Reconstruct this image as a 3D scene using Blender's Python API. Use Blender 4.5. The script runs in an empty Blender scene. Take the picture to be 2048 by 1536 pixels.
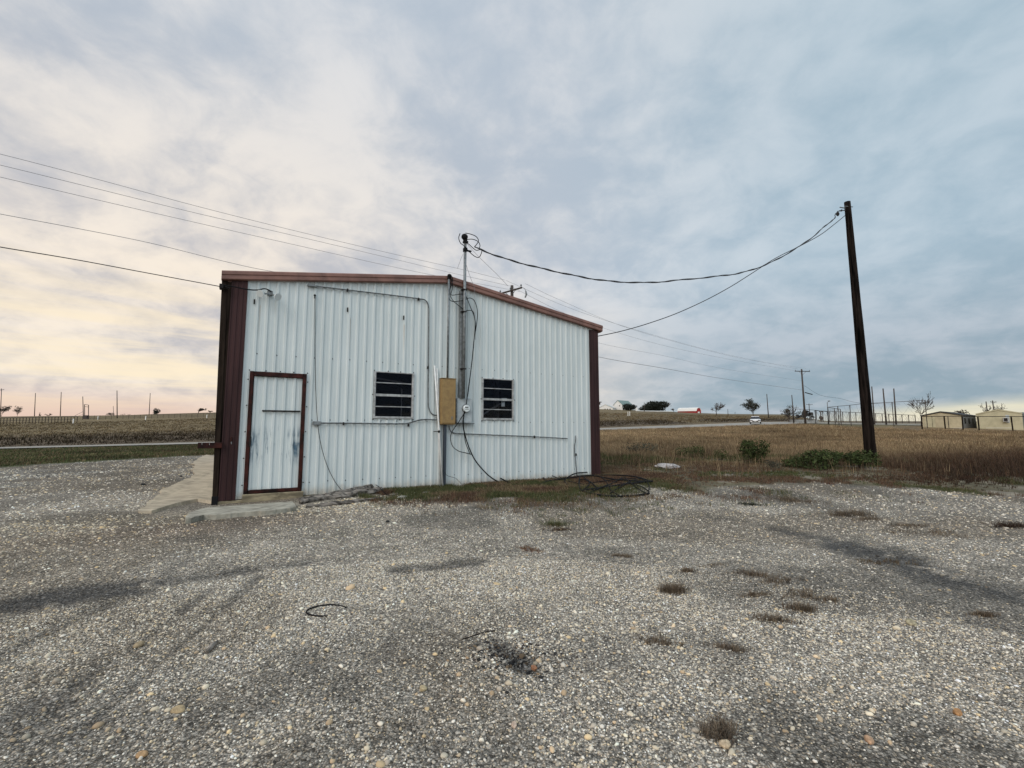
import bpy, math, random
import numpy as np
from math import sin, cos, tan, radians, pi
random.seed(7); RNG = np.random.default_rng(11)
SC = bpy.context.scene
COL = SC.collection

# ---------------------------------------------------------------- camera, world, sun, exposure
F_PX = 925.0; YAW = 0.5128; PITCH = 0.10068; CAMZ = 1.30
cam = bpy.data.cameras.new('camera'); camo = bpy.data.objects.new('camera', cam); COL.objects.link(camo)
cam.sensor_width = 36.0; cam.lens = 36.0 * F_PX / 2048.0; cam.clip_end = 8000; cam.clip_start = 0.05
camo.location = (0, 0, CAMZ); camo.rotation_euler = (pi/2 + PITCH, 0, 0)
SC.camera = camo
SC.view_settings.view_transform = 'Standard'; SC.view_settings.look = 'None'
SC.view_settings.exposure = 0.12; SC.view_settings.gamma = 1.0
SC.cycles.max_bounces = 6; SC.cycles.transparent_max_bounces = 8

SUN_EL = radians(38); SUN_AZ = radians(-150)     # azimuth measured from +Y towards +X
class NT:
    """short-hand for building node trees"""
    def __init__(s, tree): s.t = tree; s.n = tree.nodes; s.l = tree.links
    def new(s, typ, **kw):
        n = s.n.new(typ)
        for k, v in kw.items(): setattr(n, k, v)
        return n
    def set(s, sock, v):
        if isinstance(v, bpy.types.NodeSocket): s.l.new(v, sock)
        elif v is not None:
            if sock.type == 'RGBA' and len(v) == 3: v = (*v, 1)
            sock.default_value = v
    def math(s, op, a, b=None, c=None, clamp=False):
        n = s.new('ShaderNodeMath', operation=op, use_clamp=clamp); s.set(n.inputs[0], a)
        if b is not None: s.set(n.inputs[1], b)
        if c is not None: s.set(n.inputs[2], c)
        return n.outputs[0]
    def mapr(s, v, a, b, c=0.0, d=1.0, smooth=True):
        n = s.new('ShaderNodeMapRange', interpolation_type='SMOOTHSTEP' if smooth else 'LINEAR')
        s.set(n.inputs[0], v)
        for i, x in enumerate((a, b, c, d)): s.set(n.inputs[1+i], x)
        return n.outputs[0]
    def mix(s, f, a, b, mode='MIX'):
        n = s.new('ShaderNodeMix', data_type='RGBA', blend_type=mode); n.clamp_factor = True
        s.set(n.inputs[0], f); s.set(n.inputs[6], a); s.set(n.inputs[7], b); return n.outputs[2]
    def noise(s, vec, scale, detail=4, rough=.5, dist=0.0, out=0):
        n = s.new('ShaderNodeTexNoise'); s.set(n.inputs['Vector'], vec); n.inputs['Scale'].default_value = scale
        n.inputs['Detail'].default_value = detail; n.inputs['Roughness'].default_value = rough
        n.inputs['Distortion'].default_value = dist; return n.outputs[out]
    def voro(s, vec, scale, rnd=1.0):
        n = s.new('ShaderNodeTexVoronoi'); s.set(n.inputs['Vector'], vec); n.inputs['Scale'].default_value = scale
        n.inputs['Randomness'].default_value = rnd; return n.outputs['Distance'], n.outputs['Color']
    def mapping(s, vec, scale=(1,1,1), loc=(0,0,0), rot=(0,0,0)):
        n = s.new('ShaderNodeMapping'); s.set(n.inputs[0], vec)
        n.inputs['Scale'].default_value = scale; n.inputs['Location'].default_value = loc; n.inputs['Rotation'].default_value = rot
        return n.outputs[0]
    def ramp(s, f, stops):
        n = s.new('ShaderNodeValToRGB'); s.set(n.inputs[0], f); e = n.color_ramp.elements
        while len(e) > 1: e.remove(e[-1])
        e[0].position = stops[0][0]; e[0].color = (*stops[0][1], 1)
        for p, c in stops[1:]:
            x = e.new(p); x.color = (*c, 1)
        return n.outputs[0]
    def sep(s, v):
        n = s.new('ShaderNodeSeparateXYZ'); s.set(n.inputs[0], v); return n.outputs
    def comb(s, x, y, z):
        n = s.new('ShaderNodeCombineXYZ'); s.set(n.inputs[0], x); s.set(n.inputs[1], y); s.set(n.inputs[2], z); return n.outputs[0]
    def bump(s, h, strength=.5, dist=.01):
        n = s.new('ShaderNodeBump'); s.set(n.inputs['Height'], h)
        n.inputs['Strength'].default_value = strength; n.inputs['Distance'].default_value = dist; return n.outputs[0]

def build_world():
    w = bpy.data.worlds.new('World'); SC.world = w; w.use_nodes = True
    w.node_tree.nodes.clear(); T = NT(w.node_tree)
    d = T.new('ShaderNodeTexCoord').outputs['Generated']
    X, Y, Z = T.sep(d)
    zz = T.math('ADD', T.math('MAXIMUM', Z, 0.0), 0.34)
    P = T.comb(T.math('DIVIDE', X, zz), T.math('DIVIDE', Y, zz), 0.0)
    n_big = T.noise(T.mapping(P, (1, 1, 1), (3.1, .7, 0)), .9, 3, .5, .4)
    n_mid = T.noise(T.mapping(P, (1.05, .95, 1), (1.7, 4.2, 0), (0, 0, radians(35))), 3.0, 7, .58, .35)
    n_fin = T.noise(T.mapping(P, (1.0, 1.0, 1), (9, 2, 0)), 8.5, 6, .58, .4)
    c = T.math('ADD', T.math('MULTIPLY', n_big, .30), T.math('ADD', T.math('MULTIPLY', n_mid, .45), T.math('MULTIPLY', n_fin, .27)))
    c = T.mapr(c, .395, .615)
    az = T.math('DIVIDE', X, T.math('SQRT', T.math('ADD', T.math('MULTIPLY', X, X), T.math('ADD', T.math('MULTIPLY', Y, Y), 1e-4))))
    left = T.mapr(az, .42, -.60)            # 1 towards the left of the picture
    right = T.mapr(az, .0, .70)
    cool = T.mix(c, (.47, .545, .63), (.715, .735, .765))
    blue = T.mix(c, (.355, .485, .575), (.495, .605, .685))
    col = T.mix(T.math('MULTIPLY', right, .85), cool, blue)
    # grey deck sinking to slate just above the right horizon
    low = T.mapr(Z, .34, .08)
    slate = T.mix(c, (.28, .37, .44), (.46, .51, .57))
    col = T.mix(T.math('MULTIPLY', low, T.mapr(az, -.05, .5)), col, slate)
    # warm cream light in the lower left
    warmth = T.math('MULTIPLY', T.mapr(Z, .78, .18), left)
    warm = T.mix(c, (.52, .50, .52), (.98, .86, .72))
    col = T.mix(T.math('MULTIPLY', warmth, .92), col, warm)
    zw = T.math('ADD', Z, T.math('MULTIPLY', T.math('SUBTRACT', n_mid, .5), .05))
    streak = T.noise(T.comb(T.math('MULTIPLY', az, 2.2), T.math('MULTIPLY', Z, 26.0), 0.0), 1.3, 4, .55, .3)
    glow = T.math('MULTIPLY', T.mapr(zw, .34, .12), T.math('MULTIPLY', left, T.mapr(streak, .38, .64)))
    col = T.mix(T.math('MULTIPLY', glow, .9), col, (1.0, .85, .62))
    pink = T.math('MULTIPLY', T.mapr(Z, .095, .01), T.mapr(az, -.28, -.62))
    col = T.mix(T.math('MULTIPLY', pink, .85), col, (.76, .53, .45))
    mid = T.math('MULTIPLY', T.mapr(Z, .30, .08), T.math('MULTIPLY', T.mapr(az, -.35, -.05), T.mapr(az, .42, .08)))
    col = T.mix(T.math('MULTIPLY', mid, .45), col, (.68, .60, .53))
    # bright clear strip under the cloud deck at the right horizon
    edge = T.math('ADD', T.mapr(az, .42, .76, .012, .052, False), T.math('MULTIPLY', T.math('SUBTRACT', n_mid, .5), .012))
    strip = T.mapr(T.math('SUBTRACT', edge, Z), -.010, .014)
    strip = T.math('MULTIPLY', strip, T.mapr(streak, .62, .40, .55, 1.0))
    strip = T.math('MULTIPLY', strip, T.mapr(az, .42, .70))
    yel = T.mix(T.mapr(Z, .0, .06), (.90, .81, .62), (.80, .76, .56))
    col = T.mix(T.math('MULTIPLY', strip, .95), col, yel)
    # unseen sky behind the camera and overhead brightened, added as extra light
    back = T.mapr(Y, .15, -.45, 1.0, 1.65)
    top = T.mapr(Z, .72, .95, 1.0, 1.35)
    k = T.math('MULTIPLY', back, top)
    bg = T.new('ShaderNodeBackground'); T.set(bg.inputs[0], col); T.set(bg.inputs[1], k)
    sky = T.new('ShaderNodeTexSky', sky_type='NISHITA', sun_disc=False, sun_elevation=SUN_EL, sun_rotation=SUN_AZ)
    bg2 = T.new('ShaderNodeBackground'); T.set(bg2.inputs[0], sky.outputs[0]); bg2.inputs[1].default_value = 0.05
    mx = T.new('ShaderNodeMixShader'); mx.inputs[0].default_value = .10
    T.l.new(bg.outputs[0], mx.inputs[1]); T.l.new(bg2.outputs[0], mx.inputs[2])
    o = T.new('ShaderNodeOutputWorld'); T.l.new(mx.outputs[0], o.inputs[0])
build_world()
sd = bpy.data.lights.new('sun', 'SUN'); sd.energy = .9; sd.angle = radians(28); sd.color = (1, .94, .86)
so = bpy.data.objects.new('sun', sd); COL.objects.link(so)
sdir = (sin(SUN_AZ)*cos(SUN_EL), cos(SUN_AZ)*cos(SUN_EL), sin(SUN_EL))
import mathutils
so.rotation_euler = mathutils.Vector(sdir).to_track_quat('Z', 'Y').to_euler(); so.location = (0, -10, 20)

# ---------------------------------------------------------------- geometry of the place
E_ = np.array([cos(YAW), sin(YAW)])       # along the gable wall; hmm: bearing right-forward
E_ = np.array([sin(pi/2-YAW), cos(pi/2-YAW)])
N_ = np.array([-sin(YAW), cos(YAW)])      # into the building
Q0 = 58.796*.16
O_ = N_*Q0                                 # wall origin (s = 0 opposite the camera)
def L2W(p): x, y, z = p; w = O_ + E_*x + N_*y; return (w[0], w[1], z)
def ray(u, v):
    a = (u-1024)/F_PX; b = (768-v)/F_PX
    return np.array([a, cos(PITCH)-b*sin(PITCH), sin(PITCH)+b*cos(PITCH)])
def at(u, v, Y):                            # point at forward distance Y seen at pixel (2048 scale)
    r = ray(u, v); t = Y/r[1]; return (r[0]*t, Y, CAMZ+r[2]*t)
def wl(u, v, off=0.0):                      # wall-space point on the plane 'off' in front of the gable wall
    r = ray(u, v); q = r[0]*N_[0]+r[1]*N_[1]; t = (Q0-off)/q
    return (t*(r[0]*E_[0]+r[1]*E_[1]), -off, CAMZ+t*r[2])
def ss(x, a, b):
    t = np.clip((x-a)/(b-a), 0, 1); return t*t*(3-2*t)
_perm = RNG.random((256, 256))
def vnoise(x, y, s=1.0):
    x = np.asarray(x, float)*s+1000.3; y = np.asarray(y, float)*s+777.7
    xi = np.floor(x).astype(int); yi = np.floor(y).astype(int); fx = x-xi; fy = y-yi
    fx = fx*fx*(3-2*fx); fy = fy*fy*(3-2*fy)
    g = lambda i, j: _perm[i % 256, j % 256]
    return (g(xi, yi)*(1-fx)+g(xi+1, yi)*fx)*(1-fy)+(g(xi, yi+1)*(1-fx)+g(xi+1, yi+1)*fx)*fy
def fbm(x, y, s=1.0, o=4):
    r = 0; a = .5; t = 0
    for i in range(o): r = r+a*vnoise(x, y, s*2**i); t += a; a *= .5
    return r/t
CU = [-900, -200, 0, 230, 300, 430, 800, 1197, 1290, 1390, 1450, 1570, 1650, 2048, 2300, 3200]
CV = [834, 834, 833, 831, 828.5, 825, 820, 818, 821, 826, 828, 829, 842, 843, 845, 845]
HOR = 768+F_PX*tan(PITCH)
def crest(th):
    """depth profile limits and crest height by bearing"""
    thc = np.clip(th, -1.25, 1.25); u = 1024+F_PX*np.tan(thc)
    v = np.interp(u, CU, CV); a = np.clip(thc+YAW, -1.2, 1.3)
    r1 = np.minimum(66/np.maximum(np.cos(a), .05), 112.0); r2 = np.minimum(r1*3.4, 330.0)
    zc = CAMZ+(HOR-v)/F_PX*r2*np.cos(thc)
    return r1, r2, zc
def gh0(x, y):
    s = x*E_[0]+y*E_[1]; q = x*N_[0]+y*N_[1]
    z = .1+np.where(s > 0, .00052, .00030)*s*np.clip(q, 0, 200)
    return z
def gh(x, y):
    x = np.asarray(x, float); y = np.asarray(y, float)
    r = np.hypot(x, y)+1e-6; th = np.arctan2(x, y); r1, r2, zc = crest(th)
    rr = np.minimum(r, r1); z = gh0(x/r*rr, y/r*rr)
    z = np.where(y < 0, np.clip(z, -.1, .2), z)
    t = np.clip((r-r1)/(r2-r1), 0, 1)
    z = z*(1-t)+zc*t
    z = z-np.maximum(r-r2, 0)*.006
    s = x*E_[0]+y*E_[1]; q = x*N_[0]+y*N_[1]
    z = z-.16*ss(q, 7.5, 3.5)*ss(r, 60, 20)
    z = z-.055*np.exp(-((s+.3)/1.3)**2-((q-Q0+.6)/.9)**2)
    # shallow ditch and bank before / behind the road
    amp = ss(r, 14, 24)*ss(r, 300, 120)*(1-ss(np.abs(q-55.5), 12, 6)*ss(th, 1.1, .9))
    z = z+(fbm(x, y, .35)-.5)*.05*ss(r, 45, 10)+(fbm(x+50, y, .12)-.5)*.35*amp*.5
    return z
def hit(u, v):
    r = ray(u, v); Y = 1.5
    while Y < 400:
        t = Y/r[1]
        if CAMZ+t*r[2] < gh(r[0]*t, Y): break
        Y *= 1.01
    lo, hi = Y/1.01, Y
    for i in range(18):
        m = (lo+hi)/2; t = m/r[1]
        if CAMZ+t*r[2] < gh(r[0]*t, m): hi = m
        else: lo = m
    t = hi/r[1]; return (r[0]*t, hi, float(gh(r[0]*t, hi)))
def on(u, Y): x = (u-1024)/F_PX*Y; return (x, Y, float(gh(x, Y)))
def crest_Y(u):
    th = math.atan2(u-1024, F_PX); return float(crest(np.array(th))[1]*cos(th))*.985

# ---------------------------------------------------------------- materials
MATS = {}
def mat(name, col, rough=.6, metal=0.0, nscale=0, namt=.25, bump=0, bscale=None, aniso=None, spec=None, col2=None, emit=None):
    if name in MATS: return MATS[name]
    m = bpy.data.materials.new(name); m.use_nodes = True; T = NT(m.node_tree); b = m.node_tree.nodes['Principled BSDF']
    b.inputs['Roughness'].default_value = rough; b.inputs['Metallic'].default_value = metal
    if spec is not None: b.inputs['Specular IOR Level'].default_value = spec
    if nscale:
        oc = T.new('ShaderNodeTexCoord').outputs['Object']
        if aniso: oc = T.mapping(oc, aniso)
        n = T.noise(oc, nscale, 6, .6, .2)
        c2 = col2 or tuple(max(0, x*(1-namt*1.6)) for x in col)
        c1 = tuple(min(1, x*(1+namt)) for x in col)
        T.set(b.inputs['Base Color'], T.mix(T.mapr(n, .32, .68), c2, c1))
        if bump:
            n2 = T.noise(oc, bscale or nscale*4, 5, .6)
            T.set(b.inputs['Normal'], T.bump(n2, bump, .01))
    else: b.inputs['Base Color'].default_value = (*col, 1)
    MATS[name] = m; return m

def siding_mat(name, stains=False):
    m = bpy.data.materials.new(name); m.use_nodes = True; T = NT(m.node_tree); b = m.node_tree.nodes['Principled BSDF']
    oc = T.new('ShaderNodeTexCoord').outputs['Object']
    n1 = T.noise(T.mapping(oc, (1, 1, .12)), 5.5, 6, .62, .2); n2 = T.noise(oc, 1.1, 4, .5)
    col = T.mix(T.mapr(n1, .25, .75), (.565, .620, .622), (.67, .722, .720))
    col = T.mix(T.mapr(n2, .35, .75, 0, .3), col, (.53, .585, .57))
    sp = T.noise(oc, 60, 2, .5); col = T.mix(T.mapr(sp, .68, .78, 0, .5), col, (.42, .45, .42))
    x, y, z = T.sep(oc)
    # splashed dirt with an uneven upper edge along the foot of the wall
    dirt = T.mapr(T.math('ADD', z, T.math('MULTIPLY', T.noise(oc, 9, 5, .6), -.22)), .22, .0)
    col = T.mix(T.math('MULTIPLY', dirt, .7), col, (.36, .31, .24))
    # rust runs below the old screw holes
    for (hx, hz) in ((.045, 3.56), (1.62, 3.50), (2.70, 3.50)):
        dx = T.mapr(T.math('ABSOLUTE', T.math('SUBTRACT', x, hx)), .018, .004)
        dz = T.math('MULTIPLY', T.mapr(z, hz-.8, hz-.05), T.mapr(z, hz+.05, hz-.02))
        col = T.mix(T.math('MULTIPLY', T.math('MULTIPLY', dx, dz), .38), col, (.34, .22, .12))
    if stains:
        st = T.noise(T.mapping(oc, (1, 1, .10), (2.3, 0, 0)), 21, 6, .65, .15); big = T.noise(oc, 4.0, 3, .5)
        band = T.math('MULTIPLY', T.mapr(z, .60, .95), T.mapr(z, 1.45, 1.12))
        side = T.math('ADD', T.mapr(x, .26, .02), T.mapr(x, .52, .78))
        f = T.math('MULTIPLY', T.mapr(T.math('ADD', st, T.math('MULTIPLY', side, .12)), .53, .70), band)
        f = T.math('MULTIPLY', f, T.mapr(big, .35, .55, .35, 1))
        col = T.mix(T.math('MULTIPLY', f, .95), col, (.045, .11, .17))
        sc_ = T.noise(T.mapping(oc, (.35, 1, 5), (0, 0, 1.3), (0, .5, 0)), 9, 3, .5)
        col = T.mix(T.mapr(sc_, .70, .76, 0, .5), col, (.25, .25, .23))
    T.set(b.inputs['Base Color'], col); b.inputs['Roughness'].default_value = .42
    b.inputs['Specular IOR Level'].default_value = .25
    T.set(b.inputs['Normal'], T.bump(T.math('ADD', T.noise(oc, 2.3, 3, .5), T.math('MULTIPLY', T.noise(oc, 120, 2, .5), .05)), .35, .02))
    return m
M_SIDE = siding_mat('white_steel_siding'); M_DOOR = siding_mat('stained_steel_door', True)
M_TRIM = mat('brown_steel_trim', (.045, .020, .020), .6, 0, 3, .25, .15, 40, (1, 1, .15), .2)
M_RAKE = mat('faded_brown_fascia', (.215, .105, .080), .5, 0, 4, .18, .1, 30)
M_RAKED = mat('fascia_underside', (.10, .045, .035), .5)
M_RED = mat('red_oxide_frame', (.038, .009, .006), .6, 0, 6, .55, .2, 60, None, .2)
M_POST = mat('weathered_post', (.022, .015, .011), .9, 0, 9, .5, .4, 30, (1, 1, .12), .1)
M_BLACK = mat('black_rubber', (.010, .010, .011), .8, 0, 0, 0, 0, None, None, .12)
M_DARK = mat('dark_hole', (.012, .009, .008), .9)
M_GALV = mat('galvanised_steel', (.20, .215, .22), .5, .35, 14, .22, .1, 60)
M_CONDUIT = mat('dull_conduit', (.14, .15, .155), .55, .3, 18, .3)
M_ALU = mat('window_aluminium', (.42, .42, .41), .45, .35, 12, .2)
M_TAN = mat('rusty_tan_enamel', (.30, .195, .075), .65, 0, 11, .08, .2, 45, None, None, (.24, .15, .06))
M_METER = mat('grey_meter_enamel', (.42, .46, .47), .5, 0, 6, .12)
M_PVC = mat('white_pvc', (.72, .72, .70), .35, 0, 9, .08)
M_CONC = mat('worn_concrete', (.40, .335, .245), .9, 0, 3, .22, .4, 26, (1, 2.5, 1))
M_CONC2 = mat('grey_concrete', (.34, .315, .255), .9, 0, 6, .25, .6, 30)
M_SLAB = mat('stained_slab_edge', (.30, .25, .16), .9, 0, 3, .35, .5, 25, (1, 1, 3))
M_LOG = mat('weathered_timber', (.17, .15, .13), .95, 0, 16, .55, .9, 34, (.12, 1, 1), None, (.03, .025, .02))
M_POLE = mat('creosoted_pole', (.013, .0095, .008), .95, 0, 14, .7, .5, 40, (1, 1, .08), .08)
M_POLEF = mat('distant_pole_wood', (.06, .048, .042), .9)
M_WIRE = mat('overhead_wire', (.03, .03, .034), .6)
M_WIREL = mat('aluminium_wire', (.26, .25, .26), .5)
M_BULB = mat('lamp_glass', (.62, .66, .66), .12, 0, 0, 0, 0, None, None, .8)
M_WHITE = mat('white_paint', (.74, .73, .70), .6, 0, 6, .06)
M_CREAM = mat('beige_panel', (.46, .40, .27), .8, 0, .8, .12)
M_CREAM2 = mat('pale_beige_panel', (.47, .43, .29), .8, 0, .9, .1)
M_ROOFD = mat('dark_roof_edge', (.035, .032, .03), .7)
M_GRNROOF = mat('grey_green_metal_roof', (.17, .24, .22), .5, .1)
M_BARN = mat('barn_red', (.30, .020, .018), .7)
M_WOODY = mat('bare_branches', (.060, .045, .036), .95)
M_EVER = mat('dark_evergreen', (.012, .016, .009), .95, 0, 2, .4)
M_OAK = mat('dry_dark_foliage', (.040, .045, .030), .95, 0, 2, .4)
M_SHRUB = mat('green_shrub_leaf', (.046, .062, .022), .9, 0, 8, .6, 0, None, None, .1, (.018, .022, .010))
M_CARW = mat('white_car_paint', (.80, .80, .80), .25)
M_GLASSD = mat('dark_car_glass', (.01, .01, .012), .08)
M_RUBB = mat('tyre_rubber', (.015, .015, .015), .8)
M_PAPER = mat('white_paper', (.75, .75, .72), .8)
M_INT = mat('dark_interior', (.030, .028, .027), .9)
M_STEELI = mat('interior_steel', (.16, .15, .15), .6)

def vcol_mat(name, rough=.85, trans=0.0):
    m = bpy.data.materials.new(name); m.use_nodes = True; T = NT(m.node_tree); b = m.node_tree.nodes['Principled BSDF']
    a = T.new('ShaderNodeAttribute', attribute_name='Col'); T.set(b.inputs['Base Color'], a.outputs['Color'])
    b.inputs['Roughness'].default_value = rough; b.inputs['Specular IOR Level'].default_value = .25
    return m
M_STONE = vcol_mat('gravel_stone', .8); M_BLADE = vcol_mat('grass_blade', .9)

def glass_mat():
    m = bpy.data.materials.new('window_glass'); m.use_nodes = True; T = NT(m.node_tree); T.n.clear()
    g = T.new('ShaderNodeBsdfGlossy'); g.inputs['Roughness'].default_value = .03; g.inputs['Color'].default_value = (.75, .8, 1, 1)
    t = T.new('ShaderNodeBsdfTransparent'); t.inputs['Color'].default_value = (.78, .80, .82, 1)
    oc = T.new('ShaderNodeTexCoord').outputs['Object']
    T.set(g.inputs['Normal'], T.bump(T.noise(oc, 2.5, 2, .5), .25, .02))
    fr = T.new('ShaderNodeFresnel'); fr.inputs[0].default_value = 1.16
    mx = T.new('ShaderNodeMixShader'); T.l.new(fr.outputs[0], mx.inputs[0]); T.l.new(t.outputs[0], mx.inputs[1]); T.l.new(g.outputs[0], mx.inputs[2])
    o = T.new('ShaderNodeOutputMaterial'); T.l.new(mx.outputs[0], o.inputs[0]); return m
M_GLASS = glass_mat()

# ---------------------------------------------------------------- mesh helpers
ORG = {}
class MB:
    def __init__(s): s.v = []; s.f = []; s.m = []
    def add(s, vs, fs, mi=0):
        k = len(s.v); s.v += [tuple(map(float, p)) for p in vs]; s.f += [tuple(i+k for i in f) for f in fs]; s.m += [mi]*len(fs); return s
    def box(s, x0, x1, y0, y1, z0, z1, mi=0):
        v = [(x, y, z) for z in (z0, z1) for y in (y0, y1) for x in (x0, x1)]
        return s.add(v, [(0,2,3,1),(4,5,7,6),(0,1,5,4),(2,6,7,3),(0,4,6,2),(1,3,7,5)], mi)
    def bbox(s, x0, x1, y0, y1, z0, z1, b=.01, mi=0):
        """box with its edges chamfered"""
        vs = []; ids = {}
        for ix, X in enumerate((x0, x1)):
            for iy, Y in enumerate((y0, y1)):
                for iz, Z in enumerate((z0, z1)):
                    sx, sy, sz = (1, -1)[ix], (1, -1)[iy], (1, -1)[iz]
                    for a in range(3):
                        p = [X+sx*b, Y+sy*b, Z+sz*b]; p[a] = (X, Y, Z)[a]
                        ids[ix, iy, iz, a] = len(vs); vs.append(tuple(p))
        fs = []
        I = lambda c, a: ids[c[0], c[1], c[2], a]
        for a in range(3):
            o = [i for i in range(3) if i != a]
            for side in (0, 1):
                q = []
                for (p, r) in ((0,0),(1,0),(1,1),(0,1)):
                    c = [0,0,0]; c[a] = side; c[o[0]] = p; c[o[1]] = r; q.append(I(c, a))
                fs.append(tuple(q))
            for p in (0,1):
                for r in (0,1):
                    c0 = [0,0,0]; c0[o[0]] = p; c0[o[1]] = r; c1 = list(c0); c0[a] = 0; c1[a] = 1
                    fs.append((I(c0,o[0]), I(c1,o[0]), I(c1,o[1]), I(c0,o[1])))
        for ix in (0,1):
            for iy in (0,1):
                for iz in (0,1): fs.append(tuple(ids[ix,iy,iz,a] for a in range(3)))
        return s.add(vs, fs, mi)
    def tube(s, pts, r, n=8, mi=0, cap=True, rough=0.0):
        pts = [np.array(p, float) for p in pts]; m = len(pts)
        rs = r if isinstance(r, (list, tuple)) else [r]*m
        up = np.array([0, 0, 1.0]); vs = []; fs = []; u = None
        for i, p in enumerate(pts):
            t = pts[min(i+1, m-1)]-pts[max(i-1, 0)]; t = t/(np.linalg.norm(t)+1e-12)
            if u is None:
                a = up if abs(t[2]) < .9 else np.array([1.0, 0, 0]); u = np.cross(t, a)
            else: u = u-t*np.dot(u, t)
            u = u/(np.linalg.norm(u)+1e-12); w = np.cross(t, u)
            for k in range(n):
                a = 2*pi*k/n; rr = rs[i]*(1+rough*(random.random()-.5)); vs.append(p+(u*cos(a)+w*sin(a))*rr)
        for i in range(m-1):
            for k in range(n): fs.append((i*n+k, i*n+(k+1) % n, (i+1)*n+(k+1) % n, (i+1)*n+k))
        if cap: fs.append(tuple(range(n-1, -1, -1))); fs.append(tuple((m-1)*n+k for k in range(n)))
        return s.add(vs, fs, mi)
    def ball(s, c, r, n=10, k=6, mi=0, sq=(1, 1, 1), jit=0):
        vs = [(c[0], c[1], c[2]-r*sq[2])]; fs = []
        for i in range(1, k):
            t = -pi/2+pi*i/k
            for j in range(n):
                a = 2*pi*j/n; q = 1+jit*(random.random()-.5)
                vs.append((c[0]+r*sq[0]*cos(t)*cos(a)*q, c[1]+r*sq[1]*cos(t)*sin(a)*q, c[2]+r*sq[2]*sin(t)*q))
        vs.append((c[0], c[1], c[2]+r*sq[2]))
        for j in range(n): fs.append((0, 1+(j+1) % n, 1+j)); fs.append((len(vs)-1, 1+(k-2)*n+j, 1+(k-2)*n+(j+1) % n))
        for i in range(k-2):
            for j in range(n): fs.append((1+i*n+j, 1+i*n+(j+1) % n, 1+(i+1)*n+(j+1) % n, 1+(i+1)*n+j))
        return s.add(vs, fs, mi)
    def prism(s, poly, y0, y1, mi=0, axis='y'):
        """poly in (x,z) extruded along y, or (x,y) extruded along z"""
        n = len(poly)
        if axis == 'y': v = [(p[0], y0, p[1]) for p in poly]+[(p[0], y1, p[1]) for p in poly]
        elif axis == 'x': v = [(y0, p[0], p[1]) for p in poly]+[(y1, p[0], p[1]) for p in poly]
        else: v = [(p[0], p[1], y0) for p in poly]+[(p[0], p[1], y1) for p in poly]
        return s.add(v, [tuple(range(n)), tuple(range(2*n-1, n-1, -1))]+[(i, i+n, (i+1) % n+n, (i+1) % n) for i in range(n)], mi)
    def build(s, name, mats, parent=None, origin=None, space='W', smooth=False, **tags):
        if not isinstance(mats, (list, tuple)): mats = [mats]
        if parent is not None: og, space = ORG[parent.name]
        else: og = origin if origin is not None else (0, 0, 0)
        me = bpy.data.meshes.new(name)
        me.from_pydata([(p[0]-og[0], p[1]-og[1], p[2]-og[2]) for p in s.v], [], s.f)
        for m in mats: me.materials.append(m)
        if len(mats) > 1: me.polygons.foreach_set('material_index', s.m)
        if smooth: me.polygons.foreach_set('use_smooth', [True]*len(s.f))
        me.update()
        bm_fix(me)
        o = bpy.data.objects.new(name, me); COL.objects.link(o); ORG[o.name] = (og, space)
        if parent is not None: o.parent = parent
        else: place(o, og, space)
        for k, v in tags.items(): o[k] = v
        return o
import bmesh
def bm_fix(me):
    b = bmesh.new(); b.from_mesh(me); bmesh.ops.recalc_face_normals(b, faces=b.faces); b.to_mesh(me); b.free()
def place(o, og, space):
    if space == 'L': o.location = L2W(og); o.rotation_euler = (0, 0, YAW)
    else: o.location = og
def thing(name, label, category, origin=(0,0,0), space='W', group=None):
    o = bpy.data.objects.new(name, None); o.empty_display_size = .2; COL.objects.link(o)
    ORG[o.name] = (origin, space); place(o, origin, space)
    o['label'] = label; o['category'] = category
    if group: o['group'] = group
    return o
def spl(pts, n=8):
    """Catmull-Rom through points"""
    P = [np.array(p, float) for p in pts]; P = [2*P[0]-P[1]]+P+[2*P[-1]-P[-2]]; out = []
    for i in range(1, len(P)-2):
        for k in range(n):
            t = k/n; a, b, c, d = P[i-1:i+3]
            out.append(.5*((2*b)+(-a+c)*t+(2*a-5*b+4*c-d)*t*t+(-a+3*b-3*c+d)*t**3))
    out.append(P[-2]); return out
def raw_mesh(name, V, Fc, mats, col=None, smooth=False, **tags):
    """numpy arrays straight to a mesh; faces all of one size"""
    me = bpy.data.meshes.new(name); nf, k = Fc.shape
    me.vertices.add(len(V)); me.vertices.foreach_set('co', V.astype(np.float32).ravel())
    me.loops.add(nf*k); me.loops.foreach_set('vertex_index', Fc.astype(np.int32).ravel())
    me.polygons.add(nf); me.polygons.foreach_set('loop_start', np.arange(0, nf*k, k, dtype=np.int32))
    try: me.polygons.foreach_set('loop_total', np.full(nf, k, dtype=np.int32))
    except Exception: pass
    if smooth: me.polygons.foreach_set('use_smooth', np.ones(nf, dtype=bool))
    if col is not None:
        a = me.color_attributes.new('Col', 'FLOAT_COLOR', 'POINT')
        a.data.foreach_set('color', np.concatenate([col, np.ones((len(col), 1))], 1).astype(np.float32).ravel())
    me.update(); me.validate()
    for m in mats: me.materials.append(m)
    o = bpy.data.objects.new(name, me); COL.objects.link(o)
    for kk, v in tags.items(): o[kk] = v
    return o

# ---------------------------------------------------------------- ground, its cover colours, road
def hxy(u, v): p = hit(u, v); return (p[0], p[1])
def QS(p): return (p[0]*E_[0]+p[1]*E_[1], p[0]*N_[0]+p[1]*N_[1])
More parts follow.
